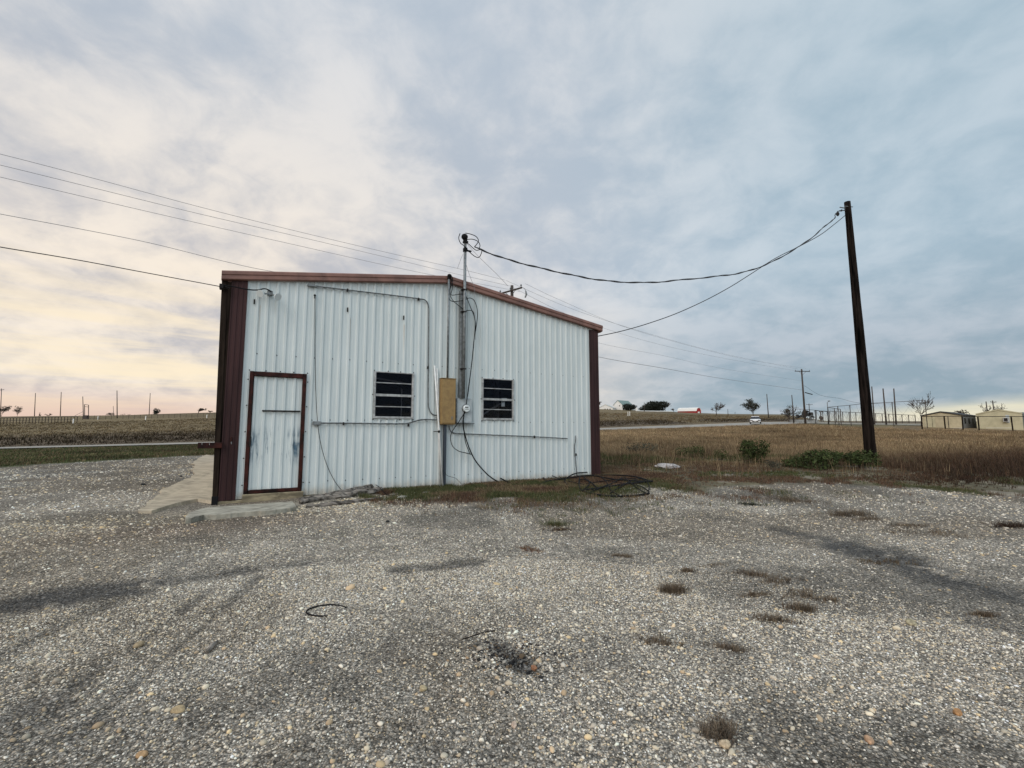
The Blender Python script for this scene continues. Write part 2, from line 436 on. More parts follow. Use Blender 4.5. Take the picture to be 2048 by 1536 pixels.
# far edge of the gravel yard, in wall coordinates s -> q
edgeL = [QS(hxy(u, v)) for u, v in ((0, 935), (110, 927), (230, 921), (320, 916), (405, 911))]
edgeR = [QS(hxy(u, v)) for u, v in ((1215, 992), (1300, 992), (1400, 985), (1480, 974), (1560, 967), (1640, 964), (1740, 971), (1900, 981), (2048, 992))]
pts = sorted(edgeL+[(-1.2, edgeL[-1][1]), (-.45, 30.0), (-.2, Q0+2), (0.2, Q0+.1), (7.0, Q0-.3)]+[p for p in edgeR if p[0] > 7.2])
GS = np.array([p[0] for p in pts]); GQ = np.array([p[1] for p in pts])
def edge_dist(x, y):
    s = x*E_[0]+y*E_[1]; q = x*N_[0]+y*N_[1]
    return np.interp(s, GS, GQ)-q          # > 0 : gravel side
PATCH = []                                  # dark asphalt / soot patches : centre, half-axes, rotation, strength
def patch(u0, v0, u1, v1, w, k): PATCH.append((hxy(u0, v0), hxy(u1, v1), w, k))
patch(1470, 1040, 1700, 1085, .38, 1.0); patch(1700, 1090, 2100, 1215, .34, 1.0); patch(60, 1440, 420, 1180, .07, .6); patch(150, 1470, 520, 1150, .06, .5); patch(-30, 1330, 380, 1120, .12, .5); patch(1990, 1250, 2100, 1270, .2, .5)
patch(-20, 1215, 330, 1160, .30, 1.0); patch(330, 1160, 620, 1125, .20, .7)
patch(800, 1140, 960, 1125, .13, .7); patch(990, 1290, 1050, 1330, .10, .95); patch(955, 1290, 1000, 1300, .07, .5)
patch(1440, 1280, 1475, 1298, .06, .9); patch(-40, 1500, 60, 1430, .2, .6); patch(860, 1250, 700, 1215, .12, .35)
patch(240, 1180, 500, 1075, .10, .3); patch(850, 1560, 860, 1500, .1, .3); patch(1620, 965, 1800, 978, .3, .45)
def seg_dist(x, y, a, b):
    ax, ay = a; bx, by = b; dx, dy = bx-ax, by-ay; t = np.clip(((x-ax)*dx+(y-ay)*dy)/(dx*dx+dy*dy), 0, 1)
    return np.hypot(x-ax-t*dx, y-ay-t*dy)
def cover(x, y):
    """returns gravel mask, colour, dark mask of the ground at plan points"""
    r = np.hypot(x, y); s = x*E_[0]+y*E_[1]; q = x*N_[0]+y*N_[1]
    ed = edge_dist(x, y); wob = (fbm(x, y, 1.3)-.5)*1.1*np.clip(r/14, .5, 2)
    g = ss(ed+wob, -.25, .35)
    n1 = fbm(x, y, .45); n2 = fbm(x+31, y+7, 1.7); n3 = fbm(x-11, y+77, .09); n4 = fbm(x+5, y+5, 5.0)
    c = lambda *t: np.array(t)[None, :]
    N = lambda a: a[:, None]
    grav = c(.345, .314, .270)*(1+N(n1-.5)*.5)
    # sandy beige drift in front of door / apron and along the wall foot, reddish soil left of centre
    beige = np.exp(-((s+.8)/2.2)**2-((q-8.0)/1.3)**2)+.9*np.exp(-((s-6.5)/3)**2-((q-8.2)/.8)**2)
    grav = grav*(1-N(np.clip(beige, 0, 1)*.55))+c(.26, .21, .145)*N(np.clip(beige, 0, 1)*.55)
    red = np.exp(-((s+.6)/1.8)**2-((q-7.1)/.55)**2)
    grav = grav*(1-N(red*.45))+c(.20, .135, .10)*N(red*.45)
    lot = ss(q, 10, 14)*ss(s, 1, -2)
    grav = grav*(1-N(lot*.5))+c(.19, .19, .18)*N(lot*.5)
    # packed fines, soil showing through, darker ground towards the sides
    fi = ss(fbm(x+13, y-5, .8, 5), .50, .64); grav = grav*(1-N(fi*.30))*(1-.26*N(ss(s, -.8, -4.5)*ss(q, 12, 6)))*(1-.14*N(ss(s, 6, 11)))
    so_ = ss(fbm(x-40, y+3, .55, 5), .50, .66)*.5; grav = grav*(1-N(so_))+c(.19, .155, .115)*N(so_)
    dark = np.zeros_like(x)
    for a, b, w, k in PATCH:
        d = seg_dist(x, y, a, b); dark = np.maximum(dark, k*ss(d+(n2-.5)*w*2.2+(n1-.5)*w*1.5, w*1.3, w*.2)*ss(n4, .16, .42))
    # soil
    wd = .9+1.5*ss(s, 1.8, 3.6)*ss(s, 9.5, 6.5); foot = ss(q+(n2-.5)*2.2, Q0-wd-.9, Q0-wd+.2)*ss(s, 1.4, 2.4)*ss(s, 10.5, 8.5)*ss(q, Q0+.4, Q0)*ss(fbm(x+3, y+9, 1.3), .30, .50)
    soil = c(.100, .076, .052)*(1+N(n2-.5)*.8)
    green = c(.062, .066, .028)*(1+N(n2-.5)*.9)
    gold = c(.190, .130, .065)*(1+N(n2-.5)*.6)
    brown = c(.085, .060, .038)*(1+N(n2-.5)*.7)
    # vegetation beyond the gravel
    far = ss(r, 18, 34)
    mixg = ss(n1+(n3-.5)*.6, .40, .62)
    veg = brown*(1-N(mixg))+gold*N(mixg)
    veg = veg*(1-N(far*.5))+gold*N(far*.5)
    apronz = ss(-ed, 8, 4)*ss(s, 6, 8)*ss(s, 24, 17); az_ = c(.088, .078, .048)*(1+N(n2-.5)*1.2)
    pal_ = ss(fbm(x+77, y, 1.4), .55, .66)*apronz; az_ = az_*(1-N(pal_*.7))+c(.24, .21, .165)*N(pal_*.7)
    veg = veg*(1-N(apronz*.9))+az_*N(apronz*.9)
    leftv = ss(s, 0, -4)*ss(q, 57, 50)
    veg = veg*(1-N(leftv))+(green*1.0)*N(leftv)
    ver = ss(np.abs(q-44), 7, 4)*ss(s, -4, 10)
    veg = veg*(1-N(ver*.6))+c(.105, .095, .040)*N(ver*.6)
    # beyond the road : dark scrubby bank then paler field
    bey = ss(q, 61, 63)
    bank = ss(q, 60, 66)*ss(q, 100, 78)*ss(fbm(x, y, .06), .25, .5)
    field = c(.140, .105, .056)*(1+N(fbm(x+5, y, .03)-.5)*.7)
    fb = field*(1-N(bank*.75))+c(.060, .042, .030)*N(bank*.75)
    veg = veg*(1-N(bey))+fb*N(bey)
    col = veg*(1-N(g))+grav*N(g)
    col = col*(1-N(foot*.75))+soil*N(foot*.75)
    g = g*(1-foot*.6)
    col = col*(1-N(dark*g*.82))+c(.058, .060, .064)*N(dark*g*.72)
    return g, np.clip(col, .01, 1), dark, foot
def fines(x, y): return ss(fbm(x+13, y-5, .8, 5), .50, .64)

def ground_mat():
    m = bpy.data.materials.new('gravel_and_field_ground'); m.use_nodes = True; T = NT(m.node_tree); b = m.node_tree.nodes['Principled BSDF']
    oc = T.new('ShaderNodeTexCoord').outputs['Object']
    col = T.new('ShaderNodeAttribute', attribute_name='Col').outputs['Color']
    g = T.new('ShaderNodeAttribute', attribute_name='gravel').outputs['Fac']
    warp = T.mix(.012, oc, T.noise(oc, 25, 2, .5, 0, 1), 'ADD')
    d1, c1 = T.voro(warp, 85); d2, c2 = T.voro(warp, 34); d3, c3 = T.voro(warp, 150)
    r1 = T.sep(c1)[0]; r2 = T.sep(c2)[0]; r3 = T.sep(c3)[1]
    lump = T.mapr(r2, .72, .82)                       # a quarter of the coarse cells are pebbles
    k1 = T.mapr(r1, 0, 1, .28, 1.6, False); k1 = T.math('MULTIPLY', k1, T.mapr(d1, .62, .25, .5, 1.1))
    k3 = T.mapr(r3, 0, 1, .6, 1.4, False)
    k = T.math('MULTIPLY', k1, k3)
    k2 = T.math('MULTIPLY', T.mapr(r2, .72, 1, .9, 2.0, False), T.mapr(d2, .55, .2, .45, 1.15))
    lm = T.math('MULTIPLY', lump, T.mapr(d2, .50, .40)); k = T.math('ADD', T.math('MULTIPLY', k, T.math('SUBTRACT', 1.0, lm)), T.math('MULTIPLY', k2, lm))
    tint = T.mix(T.mapr(T.sep(c1)[2], .55, 1, 0, .5), (1, 1, 1), (1.18, .98, .74))
    kk = T.comb(k, k, k)
    blot = T.math('MULTIPLY', T.mapr(T.noise(oc, 9, 6, .65), .3, .7, .72, 1.3, False), T.mapr(T.noise(oc, 1.6, 6, .62, .3), .3, .7, .74, 1.26, False))
    gcol = T.mix(1.0, T.mix(1.0, T.mix(1.0, col, kk, 'MULTIPLY'), tint, 'MULTIPLY'), T.comb(blot, blot, T.math('MULTIPLY', blot, .99)), 'MULTIPLY')
    ns = T.noise(T.mapping(oc, (1, 1, 1)), 3.5, 9, .68); nb = T.noise(oc, .35, 6, .6); nf = T.noise(oc, 30, 4, .6)
    vk = T.math('MULTIPLY', T.mapr(ns, .25, .75, .45, 1.55, False), T.math('MULTIPLY', T.mapr(nb, .3, .7, .65, 1.35, False), T.mapr(nf, .3, .7, .6, 1.4, False)))
    vcol = T.mix(1.0, col, T.comb(vk, vk, vk), 'MULTIPLY')
    T.set(b.inputs['Base Color'], T.mix(g, vcol, gcol))
    b.inputs['Roughness'].default_value = .9; b.inputs['Specular IOR Level'].default_value = .2
    h1 = T.math('SUBTRACT', 1.0, d1); h2 = T.math('MULTIPLY', T.math('SUBTRACT', 1.0, d2), T.math('MULTIPLY', lm, 2.0))
    h = T.math('MULTIPLY', T.math('ADD', h1, h2), g); h = T.math('ADD', h, T.math('MULTIPLY', ns, T.math('SUBTRACT', 1.6, g)))
    T.set(b.inputs['Normal'], T.bump(h, .9, .008)); return m
M_GROUND = ground_mat()
def build_ground():
    a = np.concatenate([np.linspace(-1.02, 1.02, 640), np.linspace(1.02, 2*pi-1.02, 72)[1:-1]])
    r = [.35]
    while r[-1] < 36: r.append(r[-1]*1.012+.004)
    while r[-1] < 3500: r.append(r[-1]*1.035)
    r = np.array(r); A, R = np.meshgrid(a, r, indexing='xy')
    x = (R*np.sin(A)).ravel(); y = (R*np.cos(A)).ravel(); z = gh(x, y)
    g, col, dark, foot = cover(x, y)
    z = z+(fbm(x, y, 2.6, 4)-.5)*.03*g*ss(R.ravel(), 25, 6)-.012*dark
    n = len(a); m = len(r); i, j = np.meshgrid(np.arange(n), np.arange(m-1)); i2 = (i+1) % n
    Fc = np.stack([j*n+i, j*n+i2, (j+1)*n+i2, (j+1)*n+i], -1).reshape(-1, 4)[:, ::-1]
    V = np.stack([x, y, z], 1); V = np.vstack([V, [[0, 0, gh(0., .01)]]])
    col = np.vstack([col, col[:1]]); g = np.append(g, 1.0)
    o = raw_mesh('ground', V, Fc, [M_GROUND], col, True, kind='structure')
    # centre fan
    me = o.data; at_ = me.attributes.new('gravel', 'FLOAT', 'POINT'); at_.data.foreach_set('value', g.astype(np.float32))
    return o
build_ground()

def strip(name, qa, qb, s0, s1, m, dz, n=420, seg=10):
    S, K = np.meshgrid(np.linspace(s0, s1, n), np.linspace(qa, qb, seg+1), indexing='ij')
    X = (E_[0]*S+N_[0]*K).ravel(); Y = (E_[1]*S+N_[1]*K).ravel(); Z = gh(X, Y)+dz
    mb = MB(); mb.add(list(zip(X, Y, Z)), [(i*(seg+1)+k, i*(seg+1)+k+1, (i+1)*(seg+1)+k+1, (i+1)*(seg+1)+k) for i in range(n-1) for k in range(seg)])
    return mb.build(name, m, kind='structure')
M_ROAD = mat('pale_asphalt_road', (.31, .29, .26), .95, 0, .5, .12, 0, None, None, .1)
M_LINE = mat('road_edge_line', (.62, .61, .57), .7)
strip('road', 52.0, 59.6, -110, 103, M_ROAD, .07)
strip('road_edge_stripe', 52.3, 52.5, -110, 103, M_LINE, .078, seg=1); strip('road_edge_stripe', 59.0, 59.3, -110, 103, M_LINE, .078, seg=1)

# ---------------------------------------------------------------- gravel stones
def ico(sub=0):
    t = (1+5**.5)/2
    V = np.array([(-1,t,0),(1,t,0),(-1,-t,0),(1,-t,0),(0,-1,t),(0,1,t),(0,-1,-t),(0,1,-t),(t,0,-1),(t,0,1),(-t,0,-1),(-t,0,1)], float)
    F = [(0,11,5),(0,5,1),(0,1,7),(0,7,10),(0,10,11),(1,5,9),(5,11,4),(11,10,2),(10,7,6),(7,1,8),(3,9,4),(3,4,2),(3,2,6),(3,6,8),(3,8,9),(4,9,5),(2,4,11),(6,2,10),(8,6,7),(9,8,1)]
    V = [v/np.linalg.norm(v) for v in V]
    for _ in range(sub):
        c = {}; G = []
        def mid(a, b):
            k = (min(a, b), max(a, b))
            if k not in c: p = V[a]+V[b]; V.append(p/np.linalg.norm(p)); c[k] = len(V)-1
            return c[k]
        for a, b, d in F: ab, bd, da = mid(a, b), mid(b, d), mid(d, a); G += [(a, ab, da), (b, bd, ab), (d, da, bd), (ab, bd, da)]
        F = G
    return np.array(V), np.array(F)
PAL = np.array([(.27,.265,.25),(.42,.41,.385),(.17,.165,.16),(.54,.53,.50),(.34,.31,.255),(.40,.345,.25),(.11,.11,.105),(.44,.42,.37),(.22,.20,.175),(.11,.105,.10)])
def stones(name, X, Y, size, sub, pal, flat=(.45, .8), label_kind='stuff', smooth=True, sink=.35):
    n = len(X); V0, F0 = ico(sub); k = len(V0)
    nv = 6; variants = []
    for i in range(nv):
        s = 1+.28*(RNG.random(k)-.5) if sub == 0 else 1+.16*np.sin(V0@RNG.normal(0, 1.6, 3)+i)+.12*np.sin(V0@RNG.normal(0, 2.6, 3)*1.3)
        variants.append(V0*s[:, None])
    var = np.array(variants)[RNG.integers(0, nv, n)]
    sc = np.stack([size*RNG.uniform(.8, 1.35, n), size*RNG.uniform(.65, 1.0, n), size*RNG.uniform(*flat, n)], 1)
    P = var*sc[:, None, :]
    tl = RNG.normal(0, .3, n); ct, st = np.cos(tl)[:, None], np.sin(tl)[:, None]
    P = np.stack([P[..., 0]*ct-P[..., 2]*st, P[..., 1], P[..., 0]*st+P[..., 2]*ct], -1)
    a = RNG.uniform(0, 2*pi, n); ca, sa = np.cos(a)[:, None], np.sin(a)[:, None]
    P = np.stack([P[..., 0]*ca-P[..., 1]*sa, P[..., 0]*sa+P[..., 1]*ca, P[..., 2]], -1)
    g, cc, dark, foot = cover(X, Y)
    Z = gh(X, Y)+(fbm(X, Y, 2.6, 4)-.5)*.03*g*ss(np.hypot(X, Y), 25, 6)-.012*dark
    P = P+np.stack([X, Y, Z+sc[:, 2]*(.5-sink)], 1)[:, None, :]
    c = pal[RNG.integers(0, len(pal), n)]*RNG.uniform(.75, 1.25, n)[:, None]
    c = c*(1-.72*dark[:, None]); c = c*(.45+.55*np.clip(cc/np.array([.310, .287, .252]), .3, 1.4))*np.array([1.54, 1.46, 1.35])
    C = np.repeat(c, k, 0); Fc = (F0[None]+(np.arange(n)*k)[:, None, None]).reshape(-1, 3)
    return raw_mesh(name, P.reshape(-1, 3), Fc, [M_STONE], np.clip(C, 0, .85), smooth, kind=label_kind)
def scatter(n, r0, r1, amax=.98, power=0.0):
    u = RNG.random(n); r = r0*(r1/r0)**u if power == 0 else np.sqrt(r0**2+(r1**2-r0**2)*u)
    a = RNG.uniform(-amax, amax, n); return r*np.sin(a), r*np.cos(a)
def keep_gravel(x, y, dk=.75):
    g, c, d, f = cover(x, y); s = x*E_[0]+y*E_[1]; q = x*N_[0]+y*N_[1]
    ok = (RNG.random(len(x)) < g*(1-dk*d)*(1-.6*fines(x, y))*(1-.80*f)) & ~((q > Q0-.02) & (s > -.6) & (s < 8.2)) & ~((s > -1.3) & (s < 1.35) & (q > Q0-1.0) & (q < Q0+12))
    return x[ok], y[ok]
x, y = scatter(105000, 1.6, 5.0, power=1); x, y = keep_gravel(x, y)
stones('gravel', x, y, np.exp(RNG.normal(math.log(.0046), .33, len(x))), 0, PAL)
x, y = scatter(110000, 4.0, 30); x, y = keep_gravel(x, y)
stones('gravel', x, y, np.exp(RNG.normal(math.log(.0062), .35, len(x)))*np.clip(np.hypot(x, y)/6, .85, 3.0), 0, PAL)
PAL2 = np.array([(.43,.40,.33),(.39,.32,.21),(.35,.33,.28),(.48,.46,.41),(.31,.245,.17),(.37,.31,.23),(.26,.24,.21),(.34,.31,.25)])
x, y = scatter(2600, 1.6, 9); x, y = keep_gravel(x, y, .2)
stones('river_pebbles', x, y, np.exp(RNG.normal(math.log(.0095), .36, len(x))), 1, PAL2, (.5, .85))
# pale rubble strewn in front of the step and along the wall foot
s_ = RNG.uniform(-2.6, 9.5, 9000); q_ = Q0-.5-RNG.gamma(2.2, .42, 9000); k = RNG.random(9000) < np.where(s_ > 1.3, .9, .75)
x = s_*E_[0]+q_*N_[0]; y = s_*E_[1]+q_*N_[1]; x, y = keep_gravel(x[k], y[k], .2)
stones('gravel', x, y, np.exp(RNG.normal(math.log(.0105), .42, len(x))), 0, PAL2[:4], (.35, .6))
PALC = np.array([(.02, .02, .022), (.035, .03, .03), (.40, .39, .36), (.015, .015, .015), (.5, .49, .46), (.2, .15, .1)])
cx_, cy_ = hxy(1015, 1312); x = RNG.normal(cx_, .15, 700); y = RNG.normal(cy_, .12, 700)
stones('charred_gravel', x, y, np.exp(RNG.normal(math.log(.0062), .40, 700)), 0, PALC)

# individually noticeable stones
def lone_stone(u, v, size, col, label, sq=(1, .75, .6)):
    p = hit(u, v); V0, F0 = ico(2); d = RNG.normal(0, 1.6, 3)
    mb = MB(); a = random.random()*3; size *= .78
    s = 1+.16*np.sin(V0@d+1)+.10*np.sin(V0@d[::-1]*2)
    q = V0*s[:, None]*np.array(sq)*size; q = np.stack([q[:, 0]*cos(a)-q[:, 1]*sin(a), q[:, 0]*sin(a)+q[:, 1]*cos(a), q[:, 2]], 1)+np.array(p)+[0, 0, size*sq[2]*.55]
    mb.add(q, [tuple(f) for f in F0])
    mb.build('stone', mat('stone_%02d%02d%02d' % tuple(int(x*99) for x in col), col, .8, 0, 40, .25, .3, 120), origin=p, smooth=True, label=label, category='stone')
lone_stone(846, 1380, .030, (.46, .37, .22), 'flat tan stone left of the charred gravel patch')
lone_stone(1914, 1428, .030, (.42, .22, .09), 'rounded orange stone near the lower right corner')
lone_stone(1068, 1338, .026, (.30, .14, .07), 'rust brown stone at the right rim of the charred patch')
lone_stone(1660, 1383, .026, (.56, .48, .36), 'pale cream pebble in the open gravel, lower right')
lone_stone(1028, 1452, .024, (.52, .40, .31), 'pinkish rounded stone near the bottom centre')
lone_stone(1740, 1484, .030, (.48, .30, .18), 'two-tone orange brown stone near the bottom right edge')
lone_stone(1450, 1492, .030, (.54, .42, .28), 'cream stone below the clump of dead grass at the bottom')
lone_stone(277, 1292, .040, (.33, .25, .15), 'ochre brown stone in the left foreground gravel')
lone_stone(356, 1424, .036, (.40, .30, .17), 'flat golden stone low in the left foreground')
lone_stone(1822, 1250, .050, (.36, .31, .20), 'dull olive stone in the right gravel, beyond the orange one')
lone_stone(285, 1512, .026, (.45, .28, .14), 'small orange stone at the bottom left')
lone_stone(1240, 1082, .03, (.55, .53, .46), 'small whitish stone in the middle of the yard')

# ---------------------------------------------------------------- the metal building
SP = .16; BL, BR = -.41, 7.86; SR = 3.665; ZE, ZR = 3.98, 4.61   # siding top behind the fascia
ZB = .125
def ztop(s): return ZE+(ZR-ZE)*(s-BL)/(SR-BL) if s < SR else ZE-.01+(ZR-ZE+.01)*(BR-s)/(BR-SR)
bld = thing('metal_building', 'white ribbed metal building with brown trim, a gable wall, door and two windows', 'building', (0, 0, 0), 'L')
D0, D1, DZ0, DZ1 = wl(486, 988)[0], wl(611, 800)[0], wl(484, 988)[2], wl(497, 742)[2]
W1 = (wl(746, 790)[0], wl(827, 790)[0], wl(745, 837)[2], wl(746, 742)[2])
W2 = (wl(962, 800)[0], wl(1027, 800)[0], wl(962, 840)[2], wl(962, 756)[2])
OPEN = [(D0, D1, -1, DZ1)]+[W1, W2]
def ribbed(x0, x1, zb, zt, opens, phase=0.0, amp=.021, y=0.0):
    br = [(x0, 0.0)]
    k = math.floor(x0/SP)-1
    while k*SP < x1+SP:
        c = k*SP+phase
        for dx, dy in ((-.034, 0), (-.017, -amp), (.017, -amp), (.034, 0), (.080-.012, 0), (.080, -.003), (.080+.012, 0)):
            if x0 < c+dx < x1: br.append((c+dx, dy))
        k += 1
    br.append((x1, 0.0)); br.sort()
    for o in opens:
        for e in (o[0], o[1]):
            for i in range(len(br)-1):
                if br[i][0] < e < br[i+1][0]:
                    t = (e-br[i][0])/(br[i+1][0]-br[i][0]); br.insert(i+1, (e, br[i][1]*(1-t)+br[i+1][1]*t)); break
    mb = MB()
    for (a, ya), (b, yb) in zip(br, br[1:]):
        m = (a+b)/2; z0 = zb(m) if callable(zb) else zb; iv = [(z0, None)]
        segs = [(z0, 9)]
        for o in opens:
            if o[0] <= m <= o[1]:
                segs = [sg for (p, q) in segs for sg in ((p, min(q, o[2])), (max(p, o[3]), q)) if sg[1]-sg[0] > 1e-4]
        for p, q in segs:
            za = min(q, zt(a) if callable(zt) else zt); zb_ = min(q, zt(b) if callable(zt) else zt)
            mb.add([(a, y+ya, p), (b, y+yb, p), (b, y+yb, zb_), (a, y+ya, za)], [(0, 1, 2, 3)])
    return mb
wall = ribbed(BL+.02, BR-.02, ZB, ztop, OPEN)
# ridge joint where the two sheets meet
# screws in the wall mesh
def screw(mb, s, z, y=0.0, r=.0085, mi=1):
    mb.tube([(s, y-.001, z), (s, y-.004, z), (s, y-.011, z)], [r*1.35, r*1.2, r*.7], 7, mi)
for i in range(24):
    s = i*2*SP-.005+.075
    for z in (wl(511, 706.8)[2], wl(620, 839.6)[2], wl(720, 959)[2]):
        if any(o[0]-.03 < s < o[1]+.03 and o[2] < z < o[3]+.05 for o in OPEN): continue
        screw(wall, s-.075+.04, z+random.uniform(-.008, .008))
wall.build('gable_wall', [M_SIDE, M_DARK], bld)
for (u, v) in ((508.7, 604), (694.6, 620), (806.7, 636)):
    hb = MB(); s, _, z = wl(u, v); hb.box(s-.012, s+.012, -.027, -.022, z-.045, z+.045); hb.build('rust_hole', M_DARK, bld)
sw = MB(); LEN = 11.5
sw.add([(BL+.02, .02, ZB), (BL+.02, LEN, ZB), (BL+.02, LEN, ZE), (BL+.02, .02, ZE)], [(0, 1, 2, 3)])
sw.add([(BR-.02, .02, ZB), (BR-.02, LEN, ZB), (BR-.02, LEN, ZE), (BR-.02, .02, ZE)], [(0, 1, 2, 3)])
sw.add([(BL+.02, LEN, ZB), (BR-.02, LEN, ZB), (BR-.02, LEN, ZE), (SR, LEN, ZR), (BL+.02, LEN, ZE)], [(0, 1, 2, 3, 4)])
for k in range(int(LEN/.16)):
    for sx, x in ((-1, BL+.02), (1, BR-.02)): sw.box(min(x, x+sx*.02), max(x, x+sx*.02), .1+k*.16, .135+k*.16, ZB, ZE-.02)
sw.build('side_walls', M_SIDE, bld)
# roof sheets with thickness
ZT0 = wl(455, 545.5)[2]; ZTR = wl(895, 554)[2]; ZT1 = wl(1196, 652)[2]
RL, RR = -.57, 7.99
rf = MB(); rf.prism([(RL+.02, ZT0-.05), (SR, ZTR-.045), (RR-.02, ZT1-.05), (RR-.02, ZT1-.075), (SR, ZTR-.075), (RL+.02, ZT0-.075)], .0, LEN+.1)
rf.build('roof', M_SIDE, bld)
rk = MB()
def rake(sa, za, sb, zb, h):
    prof = [(-.035, 0.0), (-.10, 0.0), (-.118, -.018), (-.118, -.42), (-.104, -.50), (-.104, -.90), (-.085, -1.0), (-.03, -1.0)]
    vs = []
    for s, z in ((sa, za), (sb, zb)):
        for y, t in prof: vs.append((s, y, z+(t*h if t < -.02 else t)))
    n = len(prof); rk.add(vs, [(i, i+1, i+1+n, i+n) for i in range(n-1)]+[tuple(range(n)), tuple(range(n, 2*n))])
rake(RL, ZT0, SR-.004, ZTR, .165); rake(SR+.004, ZTR, RR, ZT1, .165)
rk.tube([(SR, -.119, ZTR-.005), (SR, -.121, ZTR-.16)], .012, 6)
rk.build('rake_trim', M_RAKE, bld)
gt = MB()
for x0, x1, z in ((RL-.005, BL+.01, ZT0), (BR-.01, RR+.02, ZT1)):
    a, b = (x0, x1) if x0 > 0 else (x0, x1)
    gt.prism([(a, z-.015), (b, z-.015), (b, z-.17), ((a+b)/2, z-.175), (a+.02 if x0 < 0 else a, z-.16), (a, z-.13)], -.02, LEN)
gt.build('eave_gutter', M_RAKE, bld)
def corner(name, a, b, zt):
    mb = MB(); n = 6; w = b-a; pr = [(a, .10), (a, -.045)]
    for i in range(3):
        x = a+w*(i+.5)/3
        pr += [(x-w*.10, -.045), (x-w*.06, -.036), (x+w*.06, -.036), (x+w*.10, -.045)]
    pr += [(b, -.045), (b, -.020)]
    vs = []
    for z in (ZB-.01, zt):
        for x, y in pr: vs.append((x, y, z))
    n = len(pr); mb.add(vs, [(i, i+1, i+1+n, i+n) for i in range(n-1)])
    mb.build(name, M_TRIM, bld)
corner('corner_trim', BL-.004, -.165, ZE+.02); corner('corner_trim', 7.61, BR+.02, ZE-.05)
sl = MB(); sl.bbox(BL-.02, BR+.0, -.035, LEN, -.35, ZB-.012, .012); sl.build('slab', M_SLAB, bld)
# door
dr = MB()
zt = DZ1; fw = .062
dr.bbox(D0, D0+fw, -.045, .05, DZ0, zt, .006); dr.bbox(D1-fw, D1, -.045, .05, DZ0, zt, .006)
dr.bbox(D0+fw+.002, D1-fw-.002, -.043, .05, zt-.085, zt-.002, .006); dr.bbox(D0+fw+.002, D1-fw-.002, -.043, .05, DZ0, DZ0+.06, .006)
for i in range(5):
    z = DZ0+.15+i*(zt-DZ0-.3)/4
    for sx, xx in ((-1, D0), (1, D1)): screw(dr, xx+sx*.022, z, -.026, .009, 1)
for xx in (D0-.01, D0+(D1-D0)*.27, D0+(D1-D0)*.52, D0+(D1-D0)*.76, D1+.012): screw(dr, xx, zt+.016, -.026, .009, 1)
door_frame = dr.build('door_frame', [M_RED, M_DARK], bld)
leaf = ribbed(D0+fw+.004, D1-fw-.004, DZ0+.062, zt-.088, [], phase=.035, y=.012)
dl = leaf.build('door', M_DOOR, bld)
mb = MB(); x, _, z = wl(524, 821.5, .02); x2 = wl(601, 822.5, .02)[0]; mb.bbox(x, x2, -.036, -.012, z-.014, z+.014, .004); mb.build('strap_bar', M_DARK, dl)
mb = MB(); xx = D0+fw-.012; mb.bbox(xx, xx+.028, -.062, -.02, 1.02, 1.20, .006); mb.bbox(xx-.004, xx+.018, -.07, -.045, 1.26, 1.30, .004); mb.build('latch', [M_DARK], dl)
sill = MB(); sill.bbox(D0-.01, D1+.03, -.075, -.04, ZB-.085, DZ0-.004, .008); sill.build('door_sill', M_SLAB, bld)
# windows
def window(w, papers=False):
    a, b, z0, z1 = w; mb = MB(); y0, y1 = -.040, .03; t = .045
    mb.bbox(a, a+t, y0, y1, z0, z1, .004); mb.bbox(b-t, b, y0, y1, z0, z1, .004)
    mb.bbox(a+t+.001, b-t-.001, y0+.002, y1, z1-.022, z1-.001, .004); mb.bbox(a+t+.001, b-t-.001, y0+.002, y1, z0+.001, z0+.045, .004)
    for f in (0, .34, .66, 1): screw(mb, a+(b-a)*f*.98+.01*(1-f), z1+.012, -.028, .009, 1); screw(mb, a+(b-a)*f*.98+.01, z0-.014, -.028, .009, 1)
    screw(mb, a-.012, (z0+z1)/2, -.028, .009, 1); screw(mb, b+.012, (z0+z1)/2, -.028, .009, 1)
    wf = mb.build('window', [M_ALU, M_DARK], bld)
    H = z1-z0; zm = z0+H*.50; r = MB()
    r.bbox(a+t+.001, b-t-.001, -.030, .006, zm-.028, zm+.022, .004); r.build('meeting_rail', M_ALU, wf)
    for zz in (z0+H*.76, z0+H*.255):
        r = MB(); r.bbox(a+t+.001, b-t-.001, -.022, .004, zz-.009, zz+.009, .003); r.build('glazing_bar', M_ALU, wf)
    p = MB(); p.box(a+t, b-t, -.008, -.004, z0+.04, z1-.02); p.build('pane', M_GLASS, wf)
    if papers:
        p = MB(); px = a+(b-a)*.68
        for (dx, zc, w_, h_) in ((0, .38, .085, .085), (-.005, .48, .10, .022), (0, .445, .10, .016), (.03, .535, .14, .014)):
            p.box(px+dx-w_/2, px+dx+w_/2, .012, .016, z0+H*zc-h_/2, z0+H*zc+h_/2)
        p.build('paper_notice', M_PAPER, wf)
window(W1); window(W2, True)
